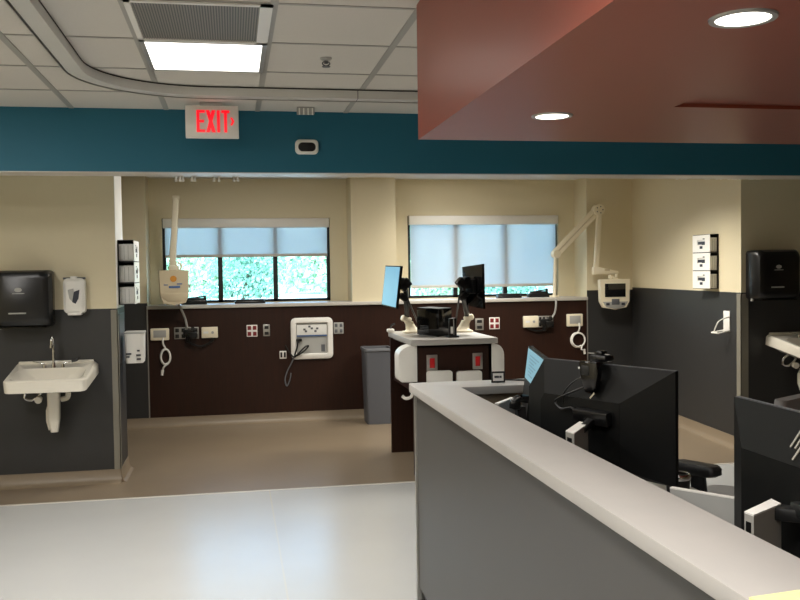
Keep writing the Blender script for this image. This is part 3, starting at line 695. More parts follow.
# right one, arm bent over the ledge
r = thing('exam_monitor', 'cream exam monitor with dark screen on a bent arm at the right window', 'monitor on arm', at(556, 296, Y=9.72), group='cream exam monitors on arms')
YQ = 10.2
q = lambda x, y, Y=YQ: at(x, y, Y=Y*KY)
bp = q(554.5, 297, 10.36); b = MB(); b.cyl((bp.x, bp.y, LZ+.0005), (bp.x, bp.y, LZ+.018), .05); b.cyl((bp.x, bp.y, LZ+.01), q(555.5, 255, 10.3), .021, .019); b.build('post', M['cream'], r)
b = MB(); p1, p2 = q(556, 254, 10.28), q(598, 210, 10.12); up = Vector((-(p2-p1).z, 0, (p2-p1).x)).normalized()
b.bar(p1+up*.032, p2+up*.032, .05, .05, .006); b.build('upper_arm', M['cream'], r)
b = MB().bar(p1-up*.022, p2-up*.022, .05, .045, .006).build('upper_arm', M['cream'], r)
b = MB(); b.cyl(p1+Vector((0, -.04, 0)), p1+Vector((0, .05, 0)), .045); b.build('arm_joint', M['cream'], r)
b = MB(); b.cyl(p2+Vector((0, -.05, 0)), p2+Vector((0, .05, 0)), .062, n=22); b.build('arm_joint', M['cream'], r)
b = MB()
for k in range(5):
    a = k*2*PI/5; b.cyl(p2+Vector((.036*math.cos(a), -.053, .036*math.sin(a))), p2+Vector((.036*math.cos(a), -.049, .036*math.sin(a))), .007, n=10)
b.build('bolt', M['mgrey'], r)
p3 = q(595, 270, 10.08)
MB().bar(q(599.5, 207, 10.1), p3+Vector((.01, 0, -.02)), .055, .05, .008, up=(0, 1, 0)).build('drop_link', M['cream'], r)
p4 = q(618, 272.5, 10.04)
b = MB(); b.prism([(p3.x-.045, p3.z-.05), (p3.x-.045, p3.z+.03), (p3.x+.01, p3.z+.035), (p4.x, p4.z+.012), (p4.x, p4.z-.014), (p3.x+.06, p3.z-.045)], 'y', 10.02*KY, 10.07*KY, .005); b.build('lower_arm', M['cream'], r)
MB().box(p3.x+.09, p3.x+.15, 10.02*KY-.004, 10.02*KY+.001, p3.z-.012, p3.z+.008).build('nameplate', M['creamd'], r)
cx_, zt = head(r, 600, 630.5, 279.5, 309.5, True)
b = MB(); b.cyl((p4.x-.02, 10.04*KY, p4.z), (p4.x-.025, 10.03*KY, p4.z-.05), .016); b.bar((cx_-.035, 10.0*KY, zt+.002), (cx_-.035, 10.03*KY, p4.z-.03), .03, .03, .006); b.bar((cx_+.05, 10.0*KY, zt+.002), (cx_-.035, 10.03*KY, p4.z-.04), .03, .022, .005); b.build('yoke', M['cream'], r)
b = MB().tube([q(556, 299, 10.19), q(556, 305, 10.18), q(555, 312, 10.19), q(552, 318, 10.2)], .012).build('sensor_cable', M['lgrey'], r)
# left one, arm pointing towards the room
r = thing('exam_monitor', 'cream boxy exam monitor seen from its back on a tall pole at the left window', 'monitor on arm', at(172, 303, Y=9.72), group='cream exam monitors on arms')
bp = q(171, 300, 10.36); b = MB(); b.cyl((bp.x, bp.y, LZ+.0005), (bp.x, bp.y, LZ+.018), .05); b.cyl((bp.x, bp.y, LZ+.01), q(171.5, 258, 10.36), .021, .019); b.build('post', M['cream'], r)
e1 = q(176, 198.5, 10.05)
b = MB().bar(q(172, 258, 10.34), e1+Vector((0, .05, -.02)), .05, .05, .006).build('upper_arm', M['cream'], r)
b = MB().cyl(e1+Vector((-.035, 0, 0)), e1+Vector((.035, 0, 0)), .03).build('arm_joint', M['cream'], r)
b = MB().bar(e1, q(172.5, 266, 10.0), .062, .055, .008, up=(0, 1, 0)).build('drop_link', M['cream'], r)
cx_, zt = head(r, 158.5, 189.5, 270.5, 305.5, False)
b = MB(); b.box(cx_-.05, cx_+.05, YA+.01, YA+.08, zt-.002, zt+.05, .01); b.cyl((cx_, YA+.05, zt+.04), (cx_, YA+.05, zt+.09), .03); b.tube([(cx_+.06, YA+.04, zt), (cx_+.075, YA+.04, zt+.05), (cx_+.04, YA+.04, zt+.08)], .01); b.build('yoke', M['cream'], r)
MB().tube([q(178, 303, 9.98), q(181, 309, 10.05), q(185, 318, 10.16), q(187, 327, 10.19)], .012).build('sensor_cable', M['lgrey'], r)
# low black equipment on the ledge
def ledge(px0, px1, Y, h, label, kind):
    a, c = at(px0, 300, Y=Y), at(px1, 300, Y=Y); zl = LZ+.0005
    r = thing('ledge_device', label, 'device', ((a.x+c.x)/2, Y, zl), group='black devices on the window ledge')
    L = c.x-a.x
    MB().box(a.x, c.x, Y-.05, Y+.05, zl, zl+h*.55, .006).build('device_base', M['black'], r)
    if kind:
        MB().box(a.x+L*.12, a.x+L*.9, Y-.035, Y+.03, zl+h*.5, zl+h*.8, .006).build('device_cover', M['mblack'], r)
        MB().bar((a.x+L*.25, Y, zl+h*.75), (c.x-L*.05, Y, zl+h), .03, .014, .004).build('handle', M['black'], r)
        MB().cyl((c.x-.02, Y-.02, zl+h*.5), (c.x-.02, Y-.02, zl+h*1.1), .014).build('knob', M['black'], r)
    else:
        MB().box(a.x+.01, c.x-.01, Y-.04, Y+.04, zl+h*.5, zl+h, .006).build('device_cover', M['mblack'], r)
ledge(181, 207, 9.74, .085, 'black jointed device on the ledge beside the left exam monitor', True)
ledge(234.5, 265, 9.74, .045, 'flat black bar device on the ledge under the middle of the left window', False)
ledge(497, 520.5, 9.74, .05, 'flat black device on the ledge under the middle of the right window', False)
ledge(528, 548, 9.8, .085, 'black jointed device on the ledge beside the right monitor arm', True)

# ------------------------------------------------------------------ waste bin
f0 = at(365, 422, Z=0); bx = MB(); cxb = (at(364, 422, Y=9.2).x+at(391, 422, Y=9.2).x)/2; zt = at(378, 348, Y=9.2).z
r = thing('waste_bin', 'tall grey waste bin beside the white worktop station', 'waste bin', (cxb, 9.31, 0))
S = lambda k, z: [(x, y, z) for x, y in rrect(cxb+.02, 9.31, .25*k, .28*k, .03)]
MB().loft([S(1, .001), S(1.03, .1), S(1.16, zt-.03), S(1.1, zt-.04), S(.98, .02)], caps=True).build('bin_body', M['binm'], r)
MB().loft([S(1.16, zt-.035), S(1.22, zt-.03), S(1.22, zt-.004), S(1.2, zt), S(1.12, zt-.002), S(1.12, zt-.035), S(1.16, zt-.035)], caps=False).build('rim', M['mgrey'], r)

# ------------------------------------------------------------------ charting station (dark wood, white worktop)
KX0, KX1, KY0, KY1, KZ = 1.362, 1.99, 6.78, 7.74, 1.06
r = K_ = thing('charting_station', 'dark wood charting station with white worktop behind the counter', 'work station', ((KX0+KX1)/2, (KY0+KY1)/2, 0))
b = MB(); b.box(KX0, KX1, KY0, KY0+.03, .0, KZ-.045); b.box(KX0-.02, KX1, KY1-.03, KY1, .0, KZ-.045); b.box(KX1-.03, KX1, KY0, KY1, 0, KZ-.045)
b.box(KX0+.005, KX1, KY0, KY1, .64, .66); b.box(KX0, KX0+.02, KY0, KY0+.06, .0, KZ-.045); b.box(KX0+.005, KX1, KY0, KY1, KZ-.065, KZ-.045); b.build('cabinet_body', M['wood'], r)
MB().box(KX0-.03, KX1+.03, KY0-.05, KY1+.02, KZ-.045, KZ, .004).build('worktop', M['counter'], r)
def rbin(px0, px1, py0, py1, Y0, Y1, name, rad, side=0, m=None):
    a, c = at(px0, py0, Y=Y0), at(px1, py1, Y=Y0); cx_, cz_, w, h = (a.x+c.x)/2, (a.z+c.z)/2, c.x-a.x, a.z-c.z
    P = rrect(cx_, cz_, w, h, rad)
    if side: # round only the outer side
        P = []
        ang = [i*PI/2/6 for i in range(7)]; R1 = w*.8
        xo = a.x if side < 0 else c.x; xi = c.x if side < 0 else a.x; s = 1 if side < 0 else -1
        P = [(xi, a.z)]+[(xo+s*R1*(1-math.sin(t)), a.z-h*.3*(1-math.cos(t))) for t in ang]+[(xo+s*R1*.3*(1-math.cos(t)), c.z+h*.12*(1-math.sin(t))) for t in ang]+[(xi, c.z)]
    return MB().prism(P, 'y', Y0, Y1, .004).build(name, M['white'], K_)
o = rbin(398.5, 417.5, 346, 382, KY0-.02, KY0+.16, 'side_bin', .02, -1)
o = rbin(492, 504.5, 344, 379.5, KY0-.02, KY0+.25, 'side_bin', .02, 1)
for a in ((427.5, 453), (457.5, 482.5)): rbin(a[0], a[1], 371.5, 398, KY0-.05, KY0-.001, 'front_bin', .02)
for a, c in (((426.5, 437.5), (355, 371)), ((472.5, 482.5), (353, 369))):
    p0, p1 = at(a[0], c[0], Y=KY0-.005), at(a[1], c[1], Y=KY0-.005)
    f = MB().box(p0.x, p1.x, KY0-.012, KY0-.0005, p1.z, p0.z, .003).build('socket_faceplate', M['alum'], K_)
    w, h = p1.x-p0.x, p0.z-p1.z
    s = MB().box(p0.x+w*.26, p1.x-w*.26, KY0-.018, KY0-.011, p1.z+h*.2, p0.z-h*.2, .003).build('red_socket', M['redp'], f); s['label'] = 'bright red socket insert'
p0 = at(404, 396, X=KX0-.03)
MB().tube([at(412.5, 393, Y=KY0-.02), at(411, 397, Y=KY0-.04), at(406, 398.5, Y=KY0-.04), at(402, 396, Y=KY0-.03)], .012).build('hook', M['white'], K_)
# PC on the station
a, b2 = at(439, 338, Z=KZ), at(418, 334, Z=KZ); zt = at(439, 309, Y=6.98).z
rp = thing('desktop_computer', 'black desktop computer case lying between the two station screens', 'computer', ((a.x+1.62)/2, 7.0, KZ))
PX0, PX1, PY0, PY1 = at(439, 338, Y=6.95).x-.16, at(450, 338, Y=6.82).x, 6.78, 7.2
A0 = at(417, 335, Y=7.27); A1 = at(439, 337, Y=6.98); A2 = at(452, 336, Y=7.12)
dz = zt-KZ
poly = [(A0.x, A0.y), (A1.x, A1.y), (A2.x, A2.y), (A0.x+A2.x-A1.x, A0.y+A2.y-A1.y)]
MB().prism(poly, 'z', KZ+.004, zt, .004).build('case', M['gloss'], rp)
MB().prism([(x*.98+.02*sum(p[0] for p in poly)/4, y*.98+.02*sum(p[1] for p in poly)/4) for x, y in poly], 'z', zt-.0005, zt+.003).build('top_cover', M['mgrey'], rp)
f = MB()
for (x, y) in poly: 
    mx, my = sum(p[0] for p in poly)/4, sum(p[1] for p in poly)/4
    f.cyl((x*.8+mx*.2, y*.8+my*.2, KZ), (x*.8+mx*.2, y*.8+my*.2, KZ+.006), .012)
f.build('feet', M['black'], rp)
b = MB()
nd = Vector((A1.x-A0.x, A1.y-A0.y, 0)).normalized(); nn = Vector((nd.y, -nd.x, 0))
for k in range(5):
    c = Vector((A0.x, A0.y, KZ+.03+k*.012))+nd*.05+nn*.001; b.bar(c, c+nd*.12, .003, .004)
b.build('vent_slots', M['mgrey'], rp)
# scanner dock
p0, p1 = at(449, 337, Y=6.88), at(456.5, 318, Y=6.88)
rs = thing('scanner_dock', 'small upright black scanner dock in front of the computer case', 'scanner', ((p0.x+p1.x)/2, 6.88, KZ))
MB().box(p0.x-.012, p1.x+.012, 6.84, 6.94, KZ, KZ+.014, .004).build('dock_base', M['black'], rs)
MB().box(p0.x, p1.x, 6.87, 6.9, KZ+.01, p1.z, .006).build('scanner_body', M['black'], rs)
MB().box(p0.x+.012, p0.x+.03, 6.867, 6.8705, KZ+.03, KZ+.085, .001).build('label_patch', M['whitep'], rs)
MB().box(p0.x+.034, p0.x+.04, 6.867, 6.8705, KZ+.02, p1.z-.01).build('edge_strip', M['lgrey'], rs)
# station screens on white arms
def station_screen(corners, Ys, facing, label, base_px, side):
    """corners: px of far-top, near-top, near-bottom, far-bottom ; Ys: depth of left and right edge"""
    P = [at(*corners[i], Y=Ys[i]) for i in range(4)]
    ctr = sum(P, Vector())/4
    u = (P[1]-P[0]).normalized(); v = (P[3]-P[0]).normalized(); n = u.cross(v).normalized()
    if n.dot(Vector((0, 0, EYE))-ctr) < 0: n = -n
    r = thing('monitor', label, 'monitor', (ctr.x, ctr.y, KZ), group='screens on the charting station')
    back = -n*.022
    b = MB(); b.loft([[p for p in P], [p+back for p in P]]); pan = b.build('screen_housing', M['gloss'], r)
    sgn = 1 if facing else -1
    off = n*.0012 if facing else back-n*.0012
    I = [ctr+(p-ctr)*.95+off for p in P]; I2 = [p-n*.002*sgn for p in I]
    MB().loft([I, I2]).build('screen', M['screen'] if facing else M['screenoff'], pan)
    # mount behind the panel
    bc = ctr+(back if facing else Vector())
    d = (-n if facing else n)
    b = MB(); b.bar(bc+d*.002, bc+d*.035, .12, .12, .008); b.bar(bc+d*.03+Vector((0, 0, .03)), bc+d*.09+Vector((0, 0, .03)), .05, .10, .008); b.bar(bc+d*.08+Vector((0, 0, .05)), bc+d*.13, .05, .1, .01)
    b.bar(bc+d*.06+Vector((0, 0, -.06)), bc+d*.12+Vector((0, 0, -.1)), .045, .05, .01)
    b.build('mount_bracket', M['black'], r)
    s0 = bc+d*.11
    base = at(*base_px, Z=KZ)
    top = Vector((base.x+side*.04, base.y, KZ+.115))
    b = MB(); b.bar(s0+Vector((0, 0, .02)), top+Vector((0, 0, .02)), .04, .05, .01); b.build('arm_link', M['black'], r)
    b = MB(); b.box(base.x-.075, base.x+.075, base.y-.06, base.y+.06, KZ, KZ+.018, .006)
    b.loft([[(x, y, KZ+z) for x, y in rrect(base.x+side*o_, base.y, w, w*.9, w*.3)] for z, w, o_ in ((.016, .13, 0), (.03, .1, 0), (.07, .075, .015), (.10, .075, .03))])
    b.bar((base.x+side*.01, base.y, KZ+.105), (base.x+side*.09-.0, base.y-.01, KZ+.135), .07, .05, .015); b.build('arm_base', M['cream'], r)
    MB().tube([s0, s0+Vector((-.02*side, 0, -.1)), (base.x-side*.06, base.y+.02, KZ+.08), (base.x-side*.09, base.y+.02, KZ+.015)], .008).build('cable', M['black'], r)
    return r
station_screen([(385.5, 265.5), (400.5, 266), (396, 308.5), (381.5, 305)], (7.35, 7.05, 7.05, 7.35), True, 'left station monitor with lit pale blue screen on a white arm base', (412, 333), -1)
station_screen([(462, 267), (482, 264), (483, 309), (464, 304)], (7.35, 7.05, 7.05, 7.35), False, 'right station monitor showing its black back on a white arm base', (463, 332), 1)
w_ = at(390.5, 331, Y=7.65)
r = thing('cable_grommet', 'small white clip holding the cable at the left worktop corner', 'clip', (w_.x, w_.y, KZ))
MB().box(w_.x-.03, w_.x+.03, w_.y-.03, w_.y+.03, KZ, KZ+.03, .008).build('clip_body', M['white'], r)
MB().tube([(w_.x, w_.y, KZ+.03), (w_.x+.01, w_.y, KZ+.06), (w_.x+.035, w_.y-.02, KZ+.075)], .008).build('clip_wire', M['black'], r)

# ------------------------------------------------------------------ nurse counter
CX0, CX1, CTOP = .808, 1.015, 1.06
AY0, AY1, AX1 = 3.97, 4.19, 1.48
CF = 4.16
r = thing('nurse_counter', 'L shaped nurse station counter with white top and grey panel', 'counter', (.95, 2.5, 0))
b = MB(); YN = .35
b.prism([(CX0, YN), (CX1, YN), (CX1, AY0), (AX1, AY0), (AX1, AY1), (CX0+.01, AY1), (CX0, AY1-.04)], 'z', CTOP-.038, CTOP, .003); b.build('worktop', M['counter'], r)
MB().box(CX0+.03, CX1-.03, YN+.02, AY1-.06, .1, CTOP-.038).box(CX1-.04, AX1-.03, AY0+.04, AY1-.06, .1, CTOP-.038).build('panel', M['panel'], r)
MB().box(CX0+.022, CX0+.06, AY1-.062, AY1-.05, .005, CTOP-.038, .002).box(CX0+.021, CX0+.0305, AY1-.075, AY1-.05, .005, CTOP-.038).build('end_trim', M['alum'], r)
MB().box(CX0+.05, CX1-.05, YN+.02, AY1-.08, 0, .1).box(CX1-.06, AX1-.04, AY0+.06, AY1-.08, 0, .1).build('plinth', M['mblack'], r)
MB().box(CX1-.02, AX1-.035, AY0+.034, AY0+.0405, .1, CTOP-.04).build('inner_face', M['tan'], r)
r = thing('desk', 'low inner desk behind the nurse counter carrying the black monitors', 'desk', (1.5, 2.2, 0))
MB().box(CX1-.027, 1.72, .5, 3.98, .72, .75, .004).build('desktop', M['lgrey'], r)
for x, y in ((1.05, .6), (1.65, .6), (1.05, 3.65), (1.65, 3.65)): MB().box(x-.025, x+.025, y-.025, y+.025, 0, .72).build('leg', M['mgrey'], r)
# card holder on the counter
p0, p1 = at(491.5, 380, Y=4.07), at(505, 371, Y=4.07)
r = thing('card_holder', 'small black framed card standing on the counter corner', 'card holder', ((p0.x+p1.x)/2, 4.07, CTOP))
w = .066; R = Matrix.Translation((p0.x+w/2, 4.07, CTOP)) @ Matrix.Rotation(-.12, 4, 'Z') @ Matrix.Rotation(-.14, 4, 'X')
MB().box(-w/2, w/2, -.003, .004, .001, .054, .001, R=R).build('frame', M['black'], r)
MB().box(-w/2+.008, w/2-.008, -.0036, -.0029, .009, .045, R=R).build('card', M['whitep'], r)
MB().box(-.018, .004, -.0041, -.0035, .023, .033, R=R).box(.006, .016, -.0041, -.0035, .023, .033, R=R).build('print', M['ink'], r)
MB().prism([(4.07, CTOP), (4.125, CTOP), (4.075, CTOP+.03)], 'x', p0.x+w/2-.006, p0.x+w/2+.006).build('foot', M['black'], r)
a, c = at(504.5, 372, Y=4.15), at(521, 375.5, Y=4.1)
r = tag(MB().cyl((a.x, a.y, CTOP+.0035), (c.x+.04, c.y, CTOP+.0035), .0035, n=8).build('pen', M['black']), 'thin dark pen lying behind the framed card on the counter', 'pen')
# yellow paper on the near counter
p = [at(749, 599.5, Z=CTOP), at(800, 592, Z=CTOP)]
q2 = (p[1]-p[0]).normalized(); e2 = p[0]+q2*.1; e3 = Vector((q2.y, -q2.x, 0))*.1
o = MB().prism([(p[0].x, p[0].y), (e2.x, e2.y), (e2.x+e3.x, e2.y+e3.y), (p[0].x+e3.x, p[0].y+e3.y)], 'z', CTOP, CTOP+.004).build('note_pad', M['paper'])
tag(o, 'yellow note pad on the near end of the counter at the bottom right', 'note pad')

# ------------------------------------------------------------------ desk monitors (seen from behind)
def desk_monitor(A, rz, L, Hh, hump, label, chamfer=None, name='monitor'):
    """local frame: x along the panel from its right (as seen) edge, -y towards the viewer, z up from the desk"""
    r = thing(name, label, 'monitor', (A.x, A.y, .75), rz, group='black monitors on the nurse desk')
    zt = A.z-.75; zb = zt-Hh
    P = [(0, zt), (0, zb), (-L, zb), (-L, zt)]
    I = [(-hump[0], zt-hump[2]), (-hump[0], zb+.03), (-L+hump[1], zb+.03), (-L+hump[1], zt-hump[2])]
    if chamfer:
        P = [(0, zt), (0, zb), (-L, zb), (-L, zt-chamfer[1]), (-L+chamfer[0], zt)]
        I = I[:3]+[(-L+hump[1], zt-hump[2]-.03), (-L+hump[1]+.02, zt-hump[2])]
    ring = lambda Q, y: [(x, y, z) for x, z in Q]
    b = MB(); b.loft([ring(P, .012), ring(P, -.004), ring(I, -.04), ring([(x, z) for x, z in I], -.041)])
    b.build('back_cover', M['monitor'], r, local=True, smooth=15)
    MB().box(-L if not chamfer else -L+chamfer[0], 0, .002, .0125, zt-.0005, zt+.002).build('top_bezel', M['mgrey'], r, local=True)
    MB().box(-L+.012, -.012, .012, .0135, zb+.015, zt-(chamfer[1] if chamfer else .012)).build('screen', M['screenoff'], r, local=True)
    return r, zt, zb
A1_ = at(676, 371.5, Z=1.251); B1 = at(545, 358.5, Z=1.251)
rz = math.atan2(A1_.y-B1.y, A1_.x-B1.x); L1 = (A1_-B1).length
ch = .085
mon1, zt, zb = desk_monitor(A1_, rz, L1+ch, .385, (.205, .10, .125), 'large black monitor seen from behind with a webcam on top', (ch, .115))
# stand (silver post with cable slot)
def stand(r, lx, ly, w, d, ztop, mx, my, mz, base=True):
    b = MB().box(lx-w/2, lx+w/2, ly-d/2, ly+d/2, .012, ztop-.003, .002).build('stand_post', M['silver'], r, local=True)
    MB().box(lx-w/2+.001, lx+w/2-.001, ly-d/2+.001, ly+d/2-.001, ztop-.003, ztop, .001).build('post_cap', M['whitep'], b, local=True)
    return b
post = at(577, 427, X=1.235)
Rinv = ROOT[mon1.name].inverted()
def local_pt(r, p): return ROOT[r.name].inverted() @ Vector(p)
# post drawn in world axes, turned a little
def post_world(r, pc, w, d, ztop, ang):
    R = Matrix.Translation((pc.x, pc.y, 0)) @ Matrix.Rotation(ang, 4, 'Z')
    o = MB().box(-w/2, w/2, -d/2, d/2, .762, ztop-.004, .0015, R=R).build('stand_post', M['silver'], r)
    MB().box(-w/2, w/2, -d/2, d/2, ztop-.004, ztop, .001, R=R).build('post_cap', M['white'], o)
    MB().box(-w/2-.0008, -w/2+.002, -d/2+.012, -d/2+.012+d*.45, ztop-.075, ztop-.022, R=R).build('cable_slot', M['black'], o)
    MB().box(-.1, .1, -.09, .09, .7502, .763, .003, R=R).build('stand_base', M['silver'], r)
    return o
def post_quad(r, pix, z):
    Q = [at(*p, Z=z) for p in pix]; P = [(p.x, p.y) for p in Q]; c = sum(Q, Vector())/4
    o = MB().prism(P, 'z', .762, z-.004).build('stand_post', M['silver'], r)
    MB().prism(P, 'z', z-.004, z).build('post_cap', M['white'], o)
    a, e = Q[0], Q[3]; w = (e-a); n = Vector((-w.y, w.x, 0)).normalized()
    if n.dot(c-a) > 0: n = -n
    p0, p1 = a+w*.18, a+w*.72
    MB().loft([[Vector((p.x, p.y, zz))+n*k for p, zz in ((p0, z-.02), (p1, z-.02), (p1, z-.075), (p0, z-.075))] for k in (.001, -.004)]).build('cable_slot', M['black'], o)
    MB().box(c.x-.09, c.x+.09, c.y-.09, c.y+.09, .7502, .763, .003).build('stand_base', M['silver'], r)
    return c
pc = post_quad(mon1, [(565.7, 430.6), (579.5, 421.3), (588, 423.1), (574.2, 433.2)], 1.05)
c = Vector((A1_.x, A1_.y, 0))+Vector((B1.x-A1_.x, B1.y-A1_.y, 0))*.52
nb = Vector((-math.sin(rz)*-1, math.cos(rz)*-1, 0))   # towards the viewer
nb = Vector((math.sin(rz), -math.cos(rz), 0))
cc = c+nb*.045+Vector((0, 0, pc.z-.02))
b = MB(); b.bar(cc+Vector((0, 0, .04)), cc+nb*.03+Vector((0, 0, .035)), .16, .05, .006); b.bar(cc+nb*.015+Vector((0, 0, .03)), Vector((pc.x+.02, pc.y+.02, pc.z-.02)), .03, .02, .006)
b.build('stand_neck', M['black'], mon1)
hp = lambda u, z, k=.046: Vector((A1_.x, A1_.y, 0))+(B1-A1_).normalized()*u+nb*k+Vector((0, 0, z))
MB().tube([hp(.33, 1.18, .045), hp(.40, 1.15, .06), hp(.47, 1.12, .06), hp(.50, 1.10, .05), hp(.46, 1.08, .06), hp(.40, 1.09, .065), hp(.36, 1.05, .06), hp(.33, 1.02, .05)], .004).build('cable', M['mblack'], mon1)
MB().tube([hp(.30, 1.23, .03), hp(.40, 1.19, .045), hp(.45, 1.14, .055), hp(.46, 1.10, .05)], .003).build('cable', M['mblack'], mon1)
# side display, window reflection painted as a pale blue glow, left of the big monitor
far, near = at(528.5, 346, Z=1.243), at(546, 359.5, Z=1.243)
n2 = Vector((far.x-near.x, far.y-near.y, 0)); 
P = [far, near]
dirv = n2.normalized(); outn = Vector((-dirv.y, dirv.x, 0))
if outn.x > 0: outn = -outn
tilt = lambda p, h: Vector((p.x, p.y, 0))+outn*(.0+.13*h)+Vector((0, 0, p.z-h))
r = thing('side_display', 'narrow side display with painted pale blue window reflection at the left monitor edge', 'monitor', (near.x, near.y, .75), group='black monitors on the nurse desk')
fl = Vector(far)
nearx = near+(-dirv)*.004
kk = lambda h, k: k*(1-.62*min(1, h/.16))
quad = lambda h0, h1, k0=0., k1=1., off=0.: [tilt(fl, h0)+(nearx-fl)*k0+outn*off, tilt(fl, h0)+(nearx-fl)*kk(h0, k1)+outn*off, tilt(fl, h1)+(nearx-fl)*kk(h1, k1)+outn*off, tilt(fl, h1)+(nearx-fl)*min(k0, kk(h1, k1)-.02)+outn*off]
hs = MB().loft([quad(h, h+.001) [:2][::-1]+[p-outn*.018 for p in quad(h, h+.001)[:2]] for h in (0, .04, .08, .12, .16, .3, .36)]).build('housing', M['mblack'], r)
sc_ = MB().loft([quad(.008, .14, .03, .98, .002), quad(.008, .14, .03, .98, -.001)]).build('screen', M['reflglow'], hs)
b = MB()
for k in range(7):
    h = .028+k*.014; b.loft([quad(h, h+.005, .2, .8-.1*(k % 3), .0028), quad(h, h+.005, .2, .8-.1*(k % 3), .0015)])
b.build('text_like_lines', M['lineglow'], sc_)
MB().box((far.x+near.x)/2-.05, (far.x+near.x)/2+.05, (far.y+near.y)/2-.08, (far.y+near.y)/2+.08, .7502, .765, .003).box((far.x+near.x)/2-.02, (far.x+near.x)/2+.02, (far.y+near.y)/2-.03, (far.y+near.y)/2+.03, .76, .92).build('stand', M['black'], r)
# webcam
wc = hp(.33*1.0, 1.2535, 0); tcen = at(613, 362, Z=1.2535)
u = (Vector((tcen.x-A1_.x, tcen.y-A1_.y, 0))).dot((B1-A1_).normalized()); wc = hp(u, 1.2532, 0)
ud = (B1-A1_).normalized(); ux = -ud
W = Matrix((ux, -nb, Vector((0, 0, 1)))).transposed().to_4x4(); W.translation = Vector((wc.x, wc.y, wc.z))
r = thing('webcam', 'black webcam clipped on top of the large monitor', 'webcam', wc)
MB().box(-.038, .04, -.02, .03, .008, .032, .008, R=W).build('camera_body', M['black'], r)
MB().box(-.014, .018, -.015, .02, .03, .047, .008, R=W).build('camera_knob', M['black'], r)
MB().box(-.048, -.02, -.012, -.008, .034, .037, R=W).box(.03, .05, -.012, -.008, .034, .037, R=W).build('lens_cover', M['lgrey'], r)
MB().prism([(-.05, .0), (.04, .0), (.03, -.075), (.012, -.10), (-.02, -.098), (-.042, -.06)], 'y', -.052, -.028, .005).bm.free() if False else None
b = MB(); t_ = [(-.05, .01), (.035, .012), (.04, -.03), (.028, -.085), (.008, -.105), (-.022, -.10), (-.042, -.05)]
b.prism(t_, 'y', -.062, -.036, .006); bmesh.ops.transform(b.bm, matrix=W, verts=b.bm.verts); b.build('clip', M['gloss'], r)
MB().box(-.035, .0, -.064, -.060, -.04, -.005, .002, R=W).build('clip_face', M['mblack'], r)
MB().cyl(W @ Vector((-.047, -.063, -.015)), W @ Vector((-.047, -.06, -.015)), .004).build('indicator', M['whitep'], r)
MB().bar(W @ Vector((-.0, -.055, -.12)), W @ Vector((.02, -.055, -.10)), .006, .006, m=M['chrome']).build('hinge_pin', None, r)
MB().box(-.02, .01, -.035, .0, .0002, .012, R=W).build('clip_bridge', M['black'], r)
# near right monitor
A2_ = Vector((1.302, 2.17-.62, 1.251)); L2 = .62
mon2, zt, zb = desk_monitor(A2_, -PI/2, L2, .40, (.10, .095, .115), 'black monitor seen from behind at the right edge with three silver stripes', None)
b = MB()
for k in range(3):
    (u0, v0), (u1, v1) = (((791, 447), (806, 424)), ((795.5, 448.5), (810, 427)), ((793, 460), (808, 437.5)))[k]
    X0, X1 = 1.298-.036*(v0-412)/57-.003, 1.298-.036*(v1-414)/57-.003
    b.bar(at(u0, v0, X=X0), at(u1, v1, X=X1), .0045, .005, up=(1, 0, 0))
b.build('silver_stripes', M['silver'], mon2)
pc = post_quad(mon2, [(744.4, 511.4), (771.4, 498.6), (781.3, 503.4), (753.8, 514.8)], 1.05)
b = MB(); b.bar((1.262, 1.78, 1.04), (1.22, 1.86, 1.03), .05, .03, .006); b.box(1.225, 1.262, 1.66, 1.82, 1.035, 1.065, .004); b.build('stand_neck', M['mblack'], mon2)
# desk bits
cpt = at(678, 473, Z=.89); r = thing('tumbler', 'dark tumbler with silver rim behind the right edge of the large monitor', 'cup', (cpt.x, cpt.y, .75))
MB().lathe([(.032, .0005), (.034, .01), (.04, .12), (.038, .12), (.03, .012)], (cpt.x, cpt.y, .75)).build('cup_body', M['mblack'], r)
MB().lathe([(.0405, .12), (.042, .125), (.042, .136), (.039, .14), (.034, .138), (.034, .12)], (cpt.x, cpt.y, .75), caps=False).build('silver_rim', M['chrome'], r)
MB().lathe([(.034, .125), (.034, .13), (.01, .132)], (cpt.x, cpt.y, .75)).build('lid', M['black'], r)
p0, p1 = at(671, 487, Z=.95), at(742, 498.5, Z=.95)
r = thing('desk_divider', 'upright grey divider panel between the two black monitors', 'divider', ((p0.x+p1.x)/2, (p0.y+p1.y)/2, .75))
MB().bar(Vector((p0.x, p0.y, .849)), Vector((p1.x, p1.y, .849)), .014, .196).build('panel', M['lgrey'], r)
MB().bar(Vector((p0.x, p0.y, .9485)), Vector((p1.x, p1.y, .9485)), .016, .004).build('white_edge', M['white'], r)
